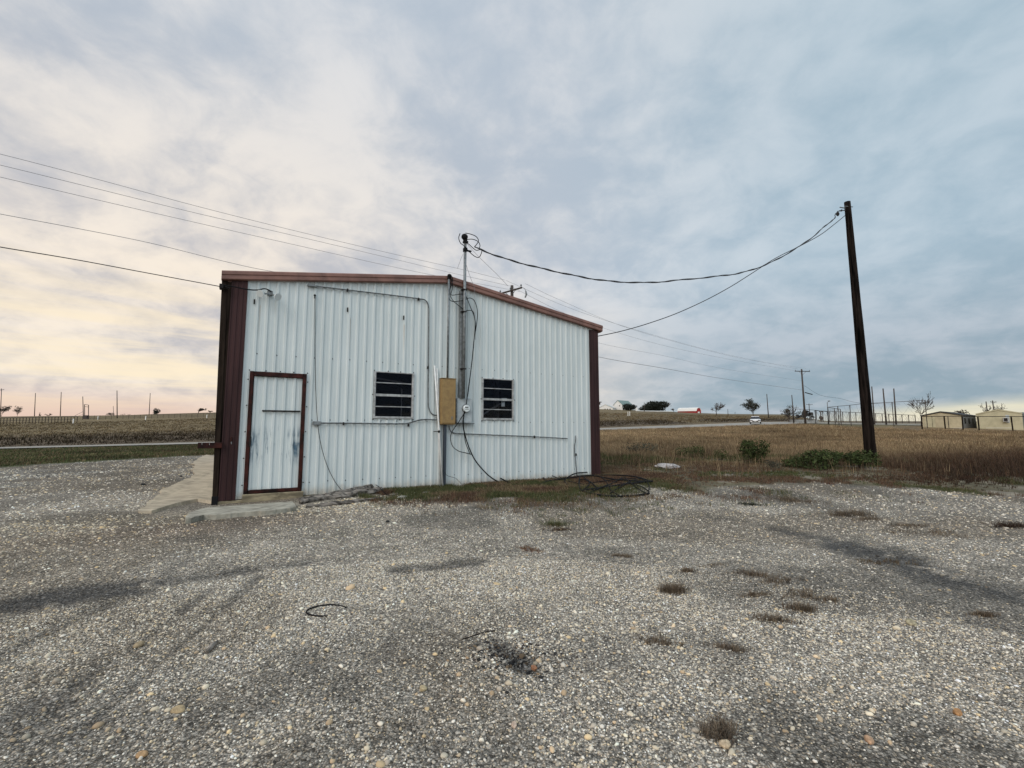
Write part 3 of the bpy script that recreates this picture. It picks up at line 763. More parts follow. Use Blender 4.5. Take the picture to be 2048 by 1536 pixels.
# dim interior seen through the panes
it = MB()
for i in range(5): it.box(BL+.1, BR-.1, 1.2+i*1.9, 1.3+i*1.9, 3.0, 3.12)
it.box(1.2, 1.3, .9, 1.0, .13, 3.6); it.box(5.6, 5.7, 1.4, 1.5, .13, 3.9)
it.box(2.0, 3.6, .8, 1.3, 1.52, 1.56); it.box(2.0, 3.6, .8, 1.3, 1.15, 1.19); it.box(4.2, 6.0, .7, 1.2, 1.30, 1.34)
it.tube([(4.4, .3, 1.5), (5.2, .4, 1.95)], .02, 6); it.tube([(2.0, .35, 2.42), (3.6, .5, 2.25)], .02, 6); it.tube([(2.8, .4, 1.3), (2.8, .4, 2.2)], .012, 6)
it.build('interior_framing', M_STEELI, bld)
it = MB(); it.box(BL+.1, BR-.1, .10, LEN-.1, .114, .12); it.add([(BL+.1, 3.6, .1), (BR-.1, 3.6, .1), (BR-.1, 3.6, 4.0), (BL+.1, 3.6, 4.0)], [(0, 1, 2, 3)]); it.build('interior_lining', M_INT, bld)
mb = MB(); mb.add([(-.424, -.02, .12), (BL-.006, -.02, .12), (BL-.006, .05, .12), (-.424, .05, .12), (-.474, -.02, 3.92), (BL-.006, -.02, 3.92), (BL-.006, .05, 3.92), (-.474, .05, 3.92)],
   [(0,1,2,3),(4,5,6,7),(0,1,5,4),(1,2,6,5),(2,3,7,6),(3,0,4,7)]); mb.build('side_jamb', M_POST, bld)
# hasp on the corner trim
mb = MB(); s, _, z = wl(463, 880, .05); mb.bbox(s-.018, s+.012, -.062, -.046, z-.04, z+.05, .004, 0); mb.tube([(s, -.062, z-.03), (s+.004, -.07, z-.07)], .008, 6, 1)
mb.build('rusty_hasp', [M_RED, M_GALV], bld)

# ---------------------------------------------------------------- things fixed to or standing by the wall
pt = thing('timber_post', 'tall dark weathered post at the left corner of the white metal building', 'post', (-.53, -.02, .1), 'L')
mb = MB(); mb.add([(-.500, -.05, .085), (-.425, -.05, .085), (-.425, .03, .085), (-.500, .03, .085), (-.565, -.03, 3.93), (-.475, -.03, 3.93), (-.475, .06, 3.93), (-.565, .06, 3.93)],
   [(0,1,2,3),(4,5,6,7),(0,1,5,4),(1,2,6,5),(2,3,7,6),(3,0,4,7)]); mb.build('post_shaft', M_POST, pt)
mb = MB(); mb.bbox(-.510, -.418, -.06, .04, .06, .20, .004); mb.bbox(-.55, -.39, -.09, .05, .045, .058, .003); mb.build('base_shoe', M_BLACK, pt)
rb = thing('red_bar', 'short dark red steel bar jutting left from the corner post', 'bar', wl(441, 890, .08), 'L')
a = wl(396, 884, .08); b = wl(441, 896, .08)
mb = MB(); mb.bbox(a[0], b[0]+.02, -.12, -.062, b[2], a[2]-.012, .004); mb.build('bar_body', M_RED, rb)
for (u, v) in ((404, 887), (419, 888)):
    mb = MB(); s, _, z = wl(u, v, .12); mb.box(s-.002, s+.002, -.1225, -.1195, z-.016, z+.010); mb.build('scuff_mark', M_LINE, rb)

def wires(name, pts, r, m, label, cat, off=None, n=8, space='L', group=None, seg=6):
    P = spl(pts, seg); mb = MB(); mb.tube(P, r, n)
    kw = dict(label=label, category=cat)
    if group: kw['group'] = group
    return mb.build(name, m, origin=tuple(pts[0]), space=space, smooth=True, **kw)
def W(seq, off): return [wl(u, v, off) for u, v in seq]
# conduits with their straps
def conduit(seq, r, off, label, straps=(), box=None, m=M_CONDUIT):
    P = W(seq, off); t = thing('conduit', label, 'conduit', P[0], 'L')
    mb = MB(); mb.tube(spl(P, 6), r, 8); mb.build('pipe', m, t, smooth=True)
    for (u, v) in straps:
        s, _, z = wl(u, v, off); b = MB(); b.bbox(s-.014, s+.014, -off-r-.006, -.018, z-.032, z+.026, .003); b.build('strap', M_DARK, t)
    if box:
        u0, v0, u1, v1 = box; a = wl(u0, v0, off); c = wl(u1, v1, off); b = MB(); b.bbox(a[0], c[0], -off-.03, -.02, c[2], a[2], .01); b.build('fitting', M_GALV, t)
    return t
conduit([(620, 571), (700, 580.5), (780, 590), (838, 597.5), (851, 601), (857, 613), (857.5, 640), (857, 720), (856.5, 800), (858, 817), (864, 828), (877, 831.5)], .013, .045,
   'bent grey conduit running under the fascia and down between the window and tan box', [(695, 580), (837, 598), (856, 735)], (615, 568, 634, 575))
conduit([(633, 846), (700, 846.5), (780, 847.5), (812, 847), (828, 843), (845, 839.2), (877, 839.5)], .014, .05,
   'straight grey conduit below the left window ending in a round fitting', [(687, 847), (817, 850)], (625, 842.5, 642, 850.5))
conduit([(898, 852), (900, 860), (908, 866), (940, 868), (1000, 870.5), (1070, 873.5), (1135, 877)], .011, .04,
   'thin dark conduit running right from under the meter', [(1069, 873.5)])
conduit([(1151.5, 871), (1151, 882), (1149, 895), (1151, 920), (1154, 952)], .012, .05, 'short bent conduit rising from the ground near the right corner', [(1152, 909)])

mst = thing('service_mast', 'tall galvanised service mast rising above the roof with a black weatherhead', 'service mast', wl(928, 795, .1), 'L')
mb = MB(); P = [wl(928.5, v, .13) for v in (797, 700, 600, 560)]; x0, _, z0 = wl(926, 797, .13); zt_ = wl(928, 482, .13)[2]
mb.tube([(x0, -.16, z0), (x0, -.16, zt_)], .033, 14); mb.build('mast_pipe', M_GALV, mst, smooth=True)
mb = MB(); zc = wl(922, 580, .1)[2]; mb.bbox(x0-.075, x0+.03, -.118, -.03, z0, zc, .004); mb.build('strut_channel', M_GALV, mst)
for v in (580, 624, 738):
    z = wl(926, v, .13)[2]; mb = MB(); mb.bbox(x0-.08, x0+.042, -.20, -.119, z-.012, z+.012, .003); mb.build('mast_clamp', M_DARK, mst)
mb = MB(); mb.ball((x0-.02, -.17, zt_+.08), .075, 12, 8, 0, (1, 1, .95)); mb.tube([(x0, -.16, zt_-.05), (x0, -.16, zt_+.05)], .048, 12); mb.bbox(x0-.05, x0+.06, -.21, -.12, zt_-.06, zt_-.01, .01)
mb.build('weatherhead', M_BLACK, mst, smooth=False)
mb = MB(); mb.bbox(x0-.035, x0+.15, -.19, -.14, zt_-.24, zt_-.21, .006); mb.bbox(x0-.04, x0+.04, -.21, -.12, zt_-.26, zt_-.17, .008); mb.build('wire_holder', M_BLACK, mst)
MX, MZ = x0, zt_
ms2 = thing('service_mast', 'short thin conduit mast above the tan box, ending in a small black weatherhead', 'service mast', wl(893, 752, .08), 'L')
xa = wl(895, 650, .1)[0]; zt2 = wl(897, 556, .13)[2]; mb = MB(); mb.tube([(xa, -.14, wl(893, 756, .1)[2]), (xa, -.14, zt2)], .023, 12); mb.build('mast_pipe', M_GALV, ms2, smooth=True)
mb = MB(); mb.ball((xa+.01, -.15, zt2+.045), .048, 12, 8, 0, (1.05, 1, .9)); mb.tube([(xa, -.14, zt2-.03), (xa, -.14, zt2+.03)], .032, 10); mb.build('weatherhead', M_BLACK, ms2)
# tan breaker box, meter panel
a = wl(877, 755, .02); b = wl(911, 849, .16)
bx = thing('breaker_box', 'tall tan electrical cabinet with rust freckles between the two windows', 'electrical box', (a[0], -.02, b[2]), 'L')
mb = MB(); mb.bbox(a[0]+.02, b[0], -.16, -.024, b[2], a[2]-.03, .006); mb.build('cabinet', M_TAN, bx)
mb = MB(); mb.bbox(a[0]+.032, b[0]-.012, -.175, -.161, b[2]+.03, a[2]-.042, .004); mb.bbox(a[0]+.01, b[0]+.01, -.182, -.02, a[2]-.029, a[2]-.018, .004); mb.build('cabinet_door', M_TAN, bx)
mb = MB(); mb.bbox(b[0]-.10, b[0]-.08, -.186, -.176, b[2]+.1, b[2]+.17, .003); mb.build('latch', M_GALV, bx)
BX = (a[0]+.02, b[0], b[2])
a = wl(913, 796, .10); b = wl(943.5, 846, .10)
mt = thing('electric_meter', 'round glass electric meter on a pale grey steel panel beside the tan box', 'electric meter', (a[0], -.02, b[2]), 'L')
mb = MB(); mb.bbox(a[0]+.012, b[0], -.10, -.024, b[2], a[2], .006); mb.bbox(a[0]-.02, a[0]+.01, -.13, -.022, b[2]+.02, a[2]-.01, .003, 1); mb.bbox(a[0], b[0]+.06, -.115, -.022, b[2]-.016, b[2]-.003, .003, 1)
mb.build('meter_panel', [M_METER, M_CONDUIT], mt)
s, _, z = wl(933, 817, .13); mb = MB(); mb.tube([(s, -.10, z), (s, -.112, z)], .098, 20); mb.build('meter_ring', M_GALV, mt)
mb = MB(); mb.tube([(s, -.113, z), (s, -.15, z), (s, -.158, z)], [.082, .08, .07], 20); mb.build('meter_glass', M_BULB, mt)
mb = MB(); mb.bbox(s-.045, s+.03, -.163, -.1585, z+.015, z+.032, .001); mb.box(s-.04, s+.04, -.1625, -.1585, z-.02, z-.014); mb.build('meter_display', M_DARK, mt)
# channel below the box
zb_ = wl(887, 974, .08)[2]; xs = wl(889, 900, .08)[0]
mb = MB(); mb.bbox(xs-.02, xs+.025, -.11, -.03, zb_-.05, BX[2]-.004, .004); mb.bbox(xs+.026, xs+.05, -.06, -.03, zb_-.05, BX[2]-.004, .004)
mb.build('cable_channel', mat('dark_painted_channel', (.035, .045, .06), .5), origin=(xs, -.05, zb_), space='L', label='dark vertical steel channel between the tan box and the ground', category='channel')
# PVC pipes
for (p, q, lab) in ((((869, 731), (885.5, 977)), (.05, .16), 'long white plastic pipe leaning against the wall, the one reaching higher'), (((874, 737), (880, 978)), (.04, .13), 'thin white plastic pipe standing more upright beside the leaning one')):
    a = wl(*p[0], q[0]); b = wl(*p[1], q[1]); mb = MB(); mb.tube([a, ((a[0]+b[0])/2+.004, (a[1]+b[1])/2, (a[2]+b[2])/2), b], .019, 10)
    mb.build('plastic_pipe', M_PVC, origin=b, space='L', smooth=True, label=lab, category='pipe')
mb = MB(); s, _, z = wl(872, 863, .09); mb.tube([(s-.04, -.05, z), (s+.05, -.13, z)], .01, 6); mb.ball((s+.05, -.13, z), .028, 8, 6); mb.build('hose_bib', M_DARK, origin=(s, -.1, z), space='L', label='small black tap sticking out behind the white pipes', category='tap')
# floodlight
fl = thing('floodlight', 'twin outdoor floodlight with two clear bulbs under the fascia near the left corner', 'floodlight', wl(541, 580, .05), 'L')
s, _, z = wl(540, 588, .10)
mb = MB(); mb.bbox(s-.045, s+.045, -.09, -.024, z-.02, z+.07, .01); mb.tube([(s-.03, -.09, z), (s-.09, -.15, z-.02)], .014, 8); mb.tube([(s+.03, -.09, z), (s+.07, -.17, z-.03)], .014, 8); mb.build('mount', M_GALV, fl)
for dx, dy, dz in ((-.13, -.17, -.025), (.105, -.21, -.055)):
    d = np.array([dx*.6, -.10, -.05]); d /= np.linalg.norm(d); c = np.array([s+dx, dy, z+dz])
    mb = MB(); mb.tube([c-d*.06, c-d*.03, c+d*.02, c+d*.05], [.022, .035, .062, .066], 14); mb.build('bulb', M_BULB, fl, smooth=False)
bt = wl(443, 572, .12)
mb = MB(); mb.bbox(bt[0]-.03, bt[0]+.03, -.17, -.03, bt[2]-.05, bt[2]+.03, .006); mb.tube([(bt[0]+.03, -.1, bt[2]), (bt[0]+.12, -.1, bt[2]-.02)], .02, 8)
mb.build('wall_bracket', M_DARK, origin=bt, space='L', label='small black bracket at the top of the left corner where the wire arrives', category='bracket')
wires('cable', [wl(446, 570, .14), wl(470, 574, .14), wl(495, 579, .12), wl(515, 580, .10), wl(530, 577.5, .1), wl(543, 583, .1)], .011, M_BLACK, 'thick black lead from the corner bracket to the floodlight', 'cable')
mb = MB(); s, _, z = wl(629.5, 591, .03); mb.ball((s, -.045, z), .022, 8, 6); mb.tube([(s, -.04, z), (s, -.05, z-.06)], .012, 6)
mb.build('cable_clip', M_BLACK, origin=(s, -.04, z), space='L', label='small black clip holding the top of the thin hanging cable', category='clip')
wires('cable', W([(630, 596), (630, 660), (631, 760), (634, 830), (640, 880), (652, 925), (668, 960), (684, 981), (692, 985)], .05), .0055, M_BLACK, 'thin black cable hanging down the wall between the door and left window', 'cable')
# hanging service cables
def hang(seq, r, label, off=.14): wires('cable', [wl(u, v, off if len(t) == 0 else t[0]) for u, v, *t in seq], r, M_BLACK, label, 'cable', group='black cables hanging from the weatherheads')
hang([(900, 550, .16), (905, 556), (903, 570), (898, 584), (899, 598), (907, 603), (925, 601), (940, 596), (950, 604), (955, 625), (953, 650), (948, 680), (943, 730), (935, 790), (931, 820), (928, 830)], .0085, 'black cable looping widest to the right of the tall mast before dropping past the meter')
hang([(899, 552, .16), (903, 560), (905, 575), (902, 589), (912, 589.5), (925, 588), (932, 593), (940, 612), (948, 632), (951, 650), (949, 672), (944, 720), (937, 780), (931, 815), (927, 835), (930, 880, .15), (940, 908, .16)], .0085, 'black cable crossing the tall mast in a shallow hump and reaching below the meter')
hang([(898, 553, .16), (901, 568), (900, 588), (906, 601), (916, 610), (930, 620), (945, 622), (949, 635), (950, 655), (945, 715), (938, 770), (930, 820), (920, 840), (905, 862), (901, 876), (905, 892), (917, 902), (932, 906), (943, 909)], .0085, 'black cable that swings out in a round loop left of and below the meter')
hang([(928, 830), (926, 848), (930, 870), (938, 895), (950, 920), (968, 942), (985, 957), (1003, 966), (1022, 971, .25), (1045, 974, .55)], .014, 'thick black cable bundle sweeping from the meter down to the ground on the right')
hang([(888, 940, .08), (893, 950), (903, 954), (912, 957), (922, 967, .1)], .004, 'very thin grey wire curling out of the wall foot right of the channel')
def mastp(dx, dy, dz): return (MX+dx, -.16+dy, MZ+dz)
LP = [at(1690, 430, 15.2), at(1676, 425, 15.2)]
def W2L(p): d = np.array([p[0]-O_[0], p[1]-O_[1]]); return (float(d@E_), float(d@N_), p[2])
hk = 'loops of black lead at the tall weatherhead'
def lead(seq, lab): wires('cable', [wl(u, v, .2) for u, v in seq], .009, M_BLACK, lab, 'cable')
lead([(931, 466), (942, 468.5), (952, 473), (957, 481), (953, 489), (949, 493.5)], 'black lead leaving the weatherhead highest and looping right')
lead([(932, 479), (945, 478.5), (956, 483), (960, 491), (958, 497)], 'black lead with a connector, middle one at the weatherhead')
lead([(920, 467), (917.5, 476), (921, 486), (930, 493), (938, 503), (950, 513), (958, 514.5), (962.5, 507), (964, 500)], 'black lead drooping lowest around the left of the weatherhead')
lead([(929, 484), (937, 488), (946, 496), (953, 500.5), (962, 498.5)], 'short black lead leaving under the weatherhead clamp')

# ---------------------------------------------------------------- utility pole with the service drop
P0 = at(1742.5, 925, 15.0); P0 = (P0[0], P0[1], float(gh(P0[0], P0[1])))
pb = at(1743, 925, 15.0); ptop = at(1694.5, 404, 15.0)
pole = thing('utility_pole', 'tall dark leaning wooden pole standing in the weeds at the gravel edge', 'utility pole', P0)
bx_ = np.array([pb[0], 15.0, P0[2]-.4]); tp_ = np.array(ptop); mb = MB(); ax = (tp_-bx_)
mb.tube([bx_+ax*t for t in np.linspace(0, 1, 14)], [.168-.075*t for t in np.linspace(0, 1, 14)], 16, rough=.06); mb.build('pole_shaft', M_POLE, pole, smooth=True)
q = at(1692, 418, 15.0); mb = MB(); mb.tube([(q[0]-.16, 14.85, q[2]+.02), (q[0]+.27, 15.05, q[2]+.10)], .014, 6); mb.tube([(q[0]-.1, 14.9, q[2]-.02), (q[0]-.35, 14.8, q[2]-.04)], .018, 6); mb.build('bolt_hardware', M_GALV, pole)
mb = MB(); c = at(1675.5, 428, 14.9); mb.ball(c, .05, 8, 6, 0, (1, 1, 1.5)); c = at(1683, 421, 14.9); mb.ball(c, .035, 8, 6); mb.build('wire_clamp', M_DARK, pole)
def wire_px(name, seq, r, m, label, cat='wire', group=None, seg=8, depth=None):
    """seq: (u, v, Y)"""
    return wires(name, [at(u, v, Y) for u, v, Y in seq], r, m, label, cat, space='W', seg=seg, n=5, group=group)
D1_ = 10.2; a0 = at(949, 494, 9.35)
def drop(seq): 
    n = len(seq); return seq
def dp(u): # depth along the drop from mast to pole (straight line in plan)
    xa, ya = L2W((MX+.2, -.2, 0))[:2]; xb, yb = ptop[0], 15.0; k = (u-1024)/F_PX; t = (k*ya-xa)/((xb-xa)-k*(yb-ya)); return ya+(yb-ya)*t
seq = [(949, 494), (1000, 514), (1060, 531), (1120, 545), (1180, 557), (1235, 563.5), (1300, 565), (1360, 560), (1430, 553), (1480, 546), (1525, 532), (1570, 510), (1620, 478), (1650, 452), (1669, 437), (1670, 430), (1676, 423), (1690, 420)]
S1 = [(u, v, dp(u)) for u, v in seq]
P = spl([at(*t) for t in S1], 10); mb = MB(); mb.tube(P, .009, 6)
ph = np.arange(len(P))*.55
for k in (0, 2.1):
    R_ = .018; mb.tube([(p[0]+R_*cos(a+k)*.5, p[1], p[2]+R_*sin(a+k)) for p, a in zip(P, ph)], .008, 5)
mb.build('service_drop', M_WIRE, origin=at(*S1[0]), smooth=True, label='twisted black service cable sagging from the roof mast to the leaning pole', category='power line')
def dp2(u): xa, ya, _ = at(1200, 672, 12.4); xb, yb = ptop[0], 15.0; k = (u-1024)/F_PX; t = (k*ya-xa)/((xb-xa)-k*(yb-ya)); return ya+(yb-ya)*t
seq = [(1193, 672.5), (1200, 671.5), (1240, 663), (1290, 649), (1350, 628), (1410, 601), (1460, 574), (1500, 549), (1550, 517), (1600, 492), (1640, 470), (1668, 449), (1690, 431)]
wire_px('power_wire', [(u, v, dp2(u)) for u, v in seq], .012, M_WIRE, 'second black cable from the leaning pole down behind the right end of the roof', 'power line')
def thin(seq, Y, r, lab): wire_px('guy_wire', [(u, v, Y) for u, v in seq], r, M_WIREL, lab)
thin([(933, 487), (958, 514), (990, 545), (1016, 572)], 9.9, .0045, 'thin pale wire slanting from the tall mast down over the roof')
thin([(926, 508), (921, 520), (915, 537)], 9.9, .004, 'very short thin wire hanging left of the tall mast')
wires('guy_wire', [wl(931, 525, .1), wl(938, 547, .1), wl(945, 566, .13), wl(949, 580, .13), wl(950, 620, .08), wl(951, 680, .08)], .004, M_WIREL, 'thin pale wire bending over the fascia right of the tall mast', 'wire')

# ---------------------------------------------------------------- concrete, timber and scrap by the wall
def slabpoly(name, pts, zt, th, m, label, category='slab', rag=.03, nrag=99):
    P2 = []; Z2 = []; rr = random.Random(5)
    for i, p in enumerate(pts):
        q = pts[(i+1) % len(pts)]; zq = zt[(i+1) % len(pts)]
        for k in range(4 if i < nrag else 1):
            t = k/4; j = rag if (k and i < nrag) else 0; P2.append((p[0]+(q[0]-p[0])*t+rr.gauss(0, j), p[1]+(q[1]-p[1])*t+rr.gauss(0, j))); Z2.append(zt[i]*(1-t)+zq*t)
    pts, zt = P2, Z2
    n = len(pts); top = [(p[0], p[1], z) for p, z in zip(pts, zt)]; mb = MB()
    # inner ring slightly higher gives the worn rounded arris
    c = np.mean(np.array(top), 0); inn = [tuple(c+(np.array(t)-c)*.96+np.array([0, 0, .006])) for t in top]
    bot = [(p[0]+(p[0]-c[0])*.02, p[1]+(p[1]-c[1])*.02, z-th) for p, z in zip(pts, zt)]
    vs = inn+top+bot; fs = [tuple(range(n))]
    for i in range(n): j = (i+1) % n; fs += [(i, n+i, n+j, j), (n+i, 2*n+i, 2*n+j, n+j)]
    mb.add(vs, fs); return mb.build(name, m, origin=(c[0], c[1], min(zt)-th*.5), label=label, category=category)
ap = [(283, 1031), (288, 1022), (303, 1010), (312, 999), (322, 990), (334, 983), (347, 976), (362, 969), (382, 960), (386, 950), (385, 938), (388, 930), (396, 921), (413, 914)]
pts = [hxy(u, v-3) for u, v in ap]; zs = [float(gh(*p))+.035+.0006*i for i, p in enumerate(pts)]
far = L2W((BL-.03, 12.6, 0)); pts.append((far[0], far[1])); zs.append(float(gh(far[0], far[1]))+.03)
near = L2W((BL-.025, -.02, 0)); pts.append((near[0], near[1])); zs.append(.112)
for u, v in ((395, 1003), (352, 1012), (327, 1020), (303, 1028)): p = hxy(u, v); pts.append(p); zs.append(float(gh(*p))+.05)
slabpoly('concrete_apron', pts, zs, .25, M_CONC, 'sloping tan concrete apron with a ragged edge left of the building', 'concrete apron', .035, 13)
st = [(371, 1043), (376, 1030), (410, 1020), (480, 1014), (540, 1010), (585, 1006.5), (592, 1018), (568, 1022), (530, 1027), (496, 1029), (464, 1032), (431, 1035), (405, 1036), (384, 1041)]
pts = [hxy(u, v+4) for u, v in st]; slabpoly('concrete_step', pts, [float(gh(*p))+.062+.012*random.random()*0 for p in pts], .25, M_CONC2, 'rough grey concrete step with a broken front edge below the door', 'concrete step', .012)
# rotten timber
t = thing('rotten_log', 'split grey weathered timber lying against the wall foot right of the door', 'log', (*hxy(680, 1000), .05))
def logpiece(seq, rs, dz, rough, name='timber_piece'):
    P = []
    for u, v in seq: p = hit(u, v); P.append((p[0], p[1], p[2]+dz))
    mb = MB(); PP = spl(P, 6); rr = np.interp(np.linspace(0, 1, len(PP)), np.linspace(0, 1, len(rs)), rs)
    n = 10; k = len(mb.v); mb.tube(PP, list(rr), n, rough=rough); 
    mb.v = [(x, y, z if z > 0 else z*.5) for x, y, z in mb.v]; mb.build(name, M_LOG, t)
logpiece([(600, 1008), (640, 1001), (690, 995), (735, 989), (764, 984)], [.035, .06, .07, .075, .06], .035, .55)
logpiece([(612, 1016), (660, 1011), (710, 1006), (762, 999)], [.02, .04, .035, .03], .02, .6)
logpiece([(650, 998), (700, 990), (745, 982), (763, 979)], [.02, .04, .05, .05], .085, .6)
logpiece([(598, 1003), (625, 998), (660, 992)], [.03, .035, .02], .03, .6)
def gcable(name, seq, r, dz, label, cat, m=M_BLACK, n=6, group=None):
    P = []
    for q in seq: p = hit(q[0], q[1]); P.append((p[0], p[1], p[2]+(q[2] if len(q) > 2 else dz)))
    return wires(name, P, r, m, label, cat, space='W', n=n, seg=6, group=group)
gcable('cable', [(692, 986, .08), (705, 982, .10), (725, 979, .11), (745, 980, .12), (757, 985, .11), (775, 992, .02), (800, 990, .02), (840, 981, .03), (880, 975, .04), (900, 973, .03)], .006, .02, 'black cable trailing over the log and along the slab edge', 'cable')
for (u, v, s, lab) in ((806, 997, .10, 'pale broken concrete chunk beside the log, nearest the timber'), (855, 987, .08, 'pale broken stone chunk at the wall foot, nearer the white pipes'), (770, 1000, .05, 'small pale rock at the right end of the log')):
    lone_stone(u, v, s, (.36, .34, .29), lab, (1.3, .8, .42))

# scrap of black rods and mesh by the right corner
sc_ = thing('scrap_metal', 'tangle of thin black rods and wire lying at the right corner of the building', 'scrap metal', hit(1200, 975))
def rod(seq, r=.012, name='rod'):
    r *= 1.55
    P = []
    for q in seq: p = hit(q[0], q[1]); P.append((p[0], p[1], p[2]+q[2]))
    mb = MB(); mb.tube(spl(P, 5), r, 6); mb.build(name, M_BLACK, sc_, smooth=True)
rod([(1083, 955, .06), (1095, 966, .03), (1125, 960, .03), (1165, 956, .05), (1190, 955, .05)], .016)
rod([(1080, 972, .03), (1100, 966, .05), (1140, 962, .07), (1185, 958, .08), (1230, 966, .08), (1302, 969, .06)], .010)
rod([(1135, 973, .03), (1130, 965, .06), (1150, 957, .12), (1175, 954, .12)], .009)
rod([(1160, 982, .02), (1190, 991, .02), (1230, 995, .02), (1275, 993, .02), (1298, 990, .03)], .014)
rod([(1160, 982, .03), (1158, 972, .06), (1160, 962, .10)], .010)
rod([(1168, 984, .03), (1215, 978, .04), (1260, 972, .05), (1305, 967, .05)], .016)
rod([(1195, 958, .08), (1215, 966, .05), (1245, 970, .04), (1280, 975, .03), (1298, 985, .02)], .008)
rod([(1200, 955, .06), (1240, 957, .08), (1275, 961, .08), (1304, 968, .05)], .010)
rod([(1270, 960, .08), (1290, 966, .06), (1298, 975, .04), (1297, 989, .02)], .007)
rod([(1180, 988, .03), (1205, 980, .06), (1225, 972, .06), (1245, 962, .08)], .008)
rod([(1220, 990, .03), (1240, 979, .05), (1262, 968, .06), (1280, 962, .06)], .007)
rod([(1200, 986, .03), (1185, 975, .08), (1172, 966, .08), (1168, 958, .08)], .008)
rod([(1165, 985, .03), (1178, 978, .09), (1176, 968, .09), (1160, 965, .06)], .007)
for seq in ([(1095, 962, .04), (1110, 970, .02), (1128, 975, .02), (1150, 978, .03)], [(1205, 962, .10), (1214, 972, .06), (1222, 985, .04), (1240, 994, .02)], [(1248, 960, .08), (1262, 972, .06), (1282, 984, .03), (1296, 990, .02)],
            [(1172, 972, .05), (1205, 969, .07), (1240, 966, .08), (1272, 963, .07)], [(1100, 958, .10), (1118, 962, .06), (1142, 968, .05), (1168, 974, .05)]): rod(seq, .006)
mb = MB(); P = [hit(u, v) for u, v in ((1228, 969), (1262, 963), (1290, 974), (1245, 980))]; mb.add([(p[0], p[1], p[2]+.012) for p in P]+[(p[0], p[1], p[2]-.03) for p in P], [(0,1,2,3),(0,1,5,4),(1,2,6,5),(2,3,7,6),(3,0,4,7)])
mb.build('concrete_fragment', M_CONC2, origin=P[0], label='flat pale slab fragment under the black rods', category='slab')
gcable('cable', [(1000, 965, .1), (1030, 972, .02), (1062, 975, .02), (1090, 972, .02), (1120, 968, .03), (1160, 966, .03)], .014, .02, 'thick black cable lying on the ground from the wall to the scrap rods', 'cable')
# loop of hose, stick, white sack, dark bits
gcable('hose_loop', [(655, 1234), (630, 1233), (614, 1228), (616, 1221), (635, 1214), (660, 1211), (680, 1213), (692, 1217)], .0055, .006, 'open loop of thin black hose lying on the gravel', 'hose')
mb = MB(); a = hit(414, 1308); b = hit(436, 1284); mb.tube([a[:2]+(a[2]+.01,), ((a[0]+b[0])/2, (a[1]+b[1])/2, a[2]+.02), b[:2]+(b[2]+.008,)], [.010, .014, .006], 5, rough=.4)
mb.build('stick', M_LOG, origin=a, label='short flat splinter of wood in the left gravel', category='stick')
gcable('stick', [(925, 1281), (940, 1277), (955, 1271), (975, 1266), (990, 1264)], .004, .008, 'thin dark twig beside the charred gravel', 'twig', M_POLE)
c = hit(1334, 936); mb = MB()
V0, F0 = ico(3); d = RNG.normal(0, 2.6, (3, 3)); s = 1+.10*np.sin(V0@d[0])+.10*np.sin(V0@d[1]*2)+.05*np.sin(V0@d[2]*4)
q = V0*s[:, None]*np.array([.34, .30, .085])+np.array([c[0], c[1], c[2]+.05]); mb.add(q, [tuple(f) for f in F0])
mb.build('sack', mat('dirty_white_sack', (.42, .38, .36), .8, 0, 14, .35, .6, 30), origin=c, smooth=True, label='crumpled dirty white sack lying in the weeds right of the building', category='sack')
for (u, v, s, lab) in ((362, 953.5, .045, 'small black rubber scrap on the gravel by the apron edge'), (286, 971, .07, 'dark clod on the gravel left of the apron'), (775, 1044, .03, 'small black lump in the gravel before the wall')):
    lone_stone(u, v, s, (.015, .015, .016), lab, (1, .8, .6))

# ---------------------------------------------------------------- overhead lines and their poles
DIR = np.array([53., 51.]); A1 = np.array([0.0, 34.0])
def tpole(u, v_top, Y, arm, label, r=.17, ang=None, group='wooden utility poles', ins=3, base_v=None, braces=True, name='utility_pole', lean=0, m=M_POLEF):
    b = on(u+lean, Y); tp = at(u, v_top, Y); t = thing(name, label, 'utility pole', b, group=group)
    mb = MB(); mb.tube([(b[0], b[1], b[2]-.5), tp], [r, r*.65], 8); mb.build('pole_shaft', m, t, smooth=True)
    if arm:
        d = np.array([cos(ang), sin(ang), 0]); c = np.array(tp)-[0, 0, .45]+np.array([-sin(ang), cos(ang), 0])*-r; mb = MB()
        mb.tube([c-d*arm, c+d*arm], .07, 4)
        mb.build('crossarm', m, t)
        if braces:
            for sg in (-1, 1):
                mb = MB(); mb.tube([c+d*sg*arm*.5, c-np.array([0, 0, arm*.42])], .025, 4); mb.build('brace', m, t)
        for k in range(ins):
            f = -1+2*k/(ins-1) if ins > 1 else 0
            p = c+d*arm*.93*f; mb = MB(); mb.tube([p, p+[0, 0, .12], p+[0, 0, .16], p+[0, 0, .26]], [.02, .03, .07, .04], 8); mb.build('insulator', M_CONDUIT, t)
    return t, tp
PA, tpa = tpole(1024, 571, 34, 1.15, 'near utility pole whose crossarm peeks over the right roof slope', .17, radians(-43), ins=3)
mb = MB(); p = at(1051.5, 582, 33.6); mb.tube([p, (p[0]+.05, p[1], p[2]-.25), (p[0]-.05, p[1], p[2]-.5)], [.05, .07, .05], 8); mb.tube([at(1045, 575, 33.6), at(1049, 577, 33.6), p], .02, 5); mb.build('fuse_cutout', M_GALV, PA)
PB, tpb = tpole(1603, 738, 85, 1.55, 'utility pole with a full crossarm, tallest beyond the dry field', .19, radians(8), lean=6)
def line(seq, r, lab, m=M_WIRE):
    wire_px('power_line', seq, r, m, lab, 'power line', 'overhead power lines on the crossarm poles')
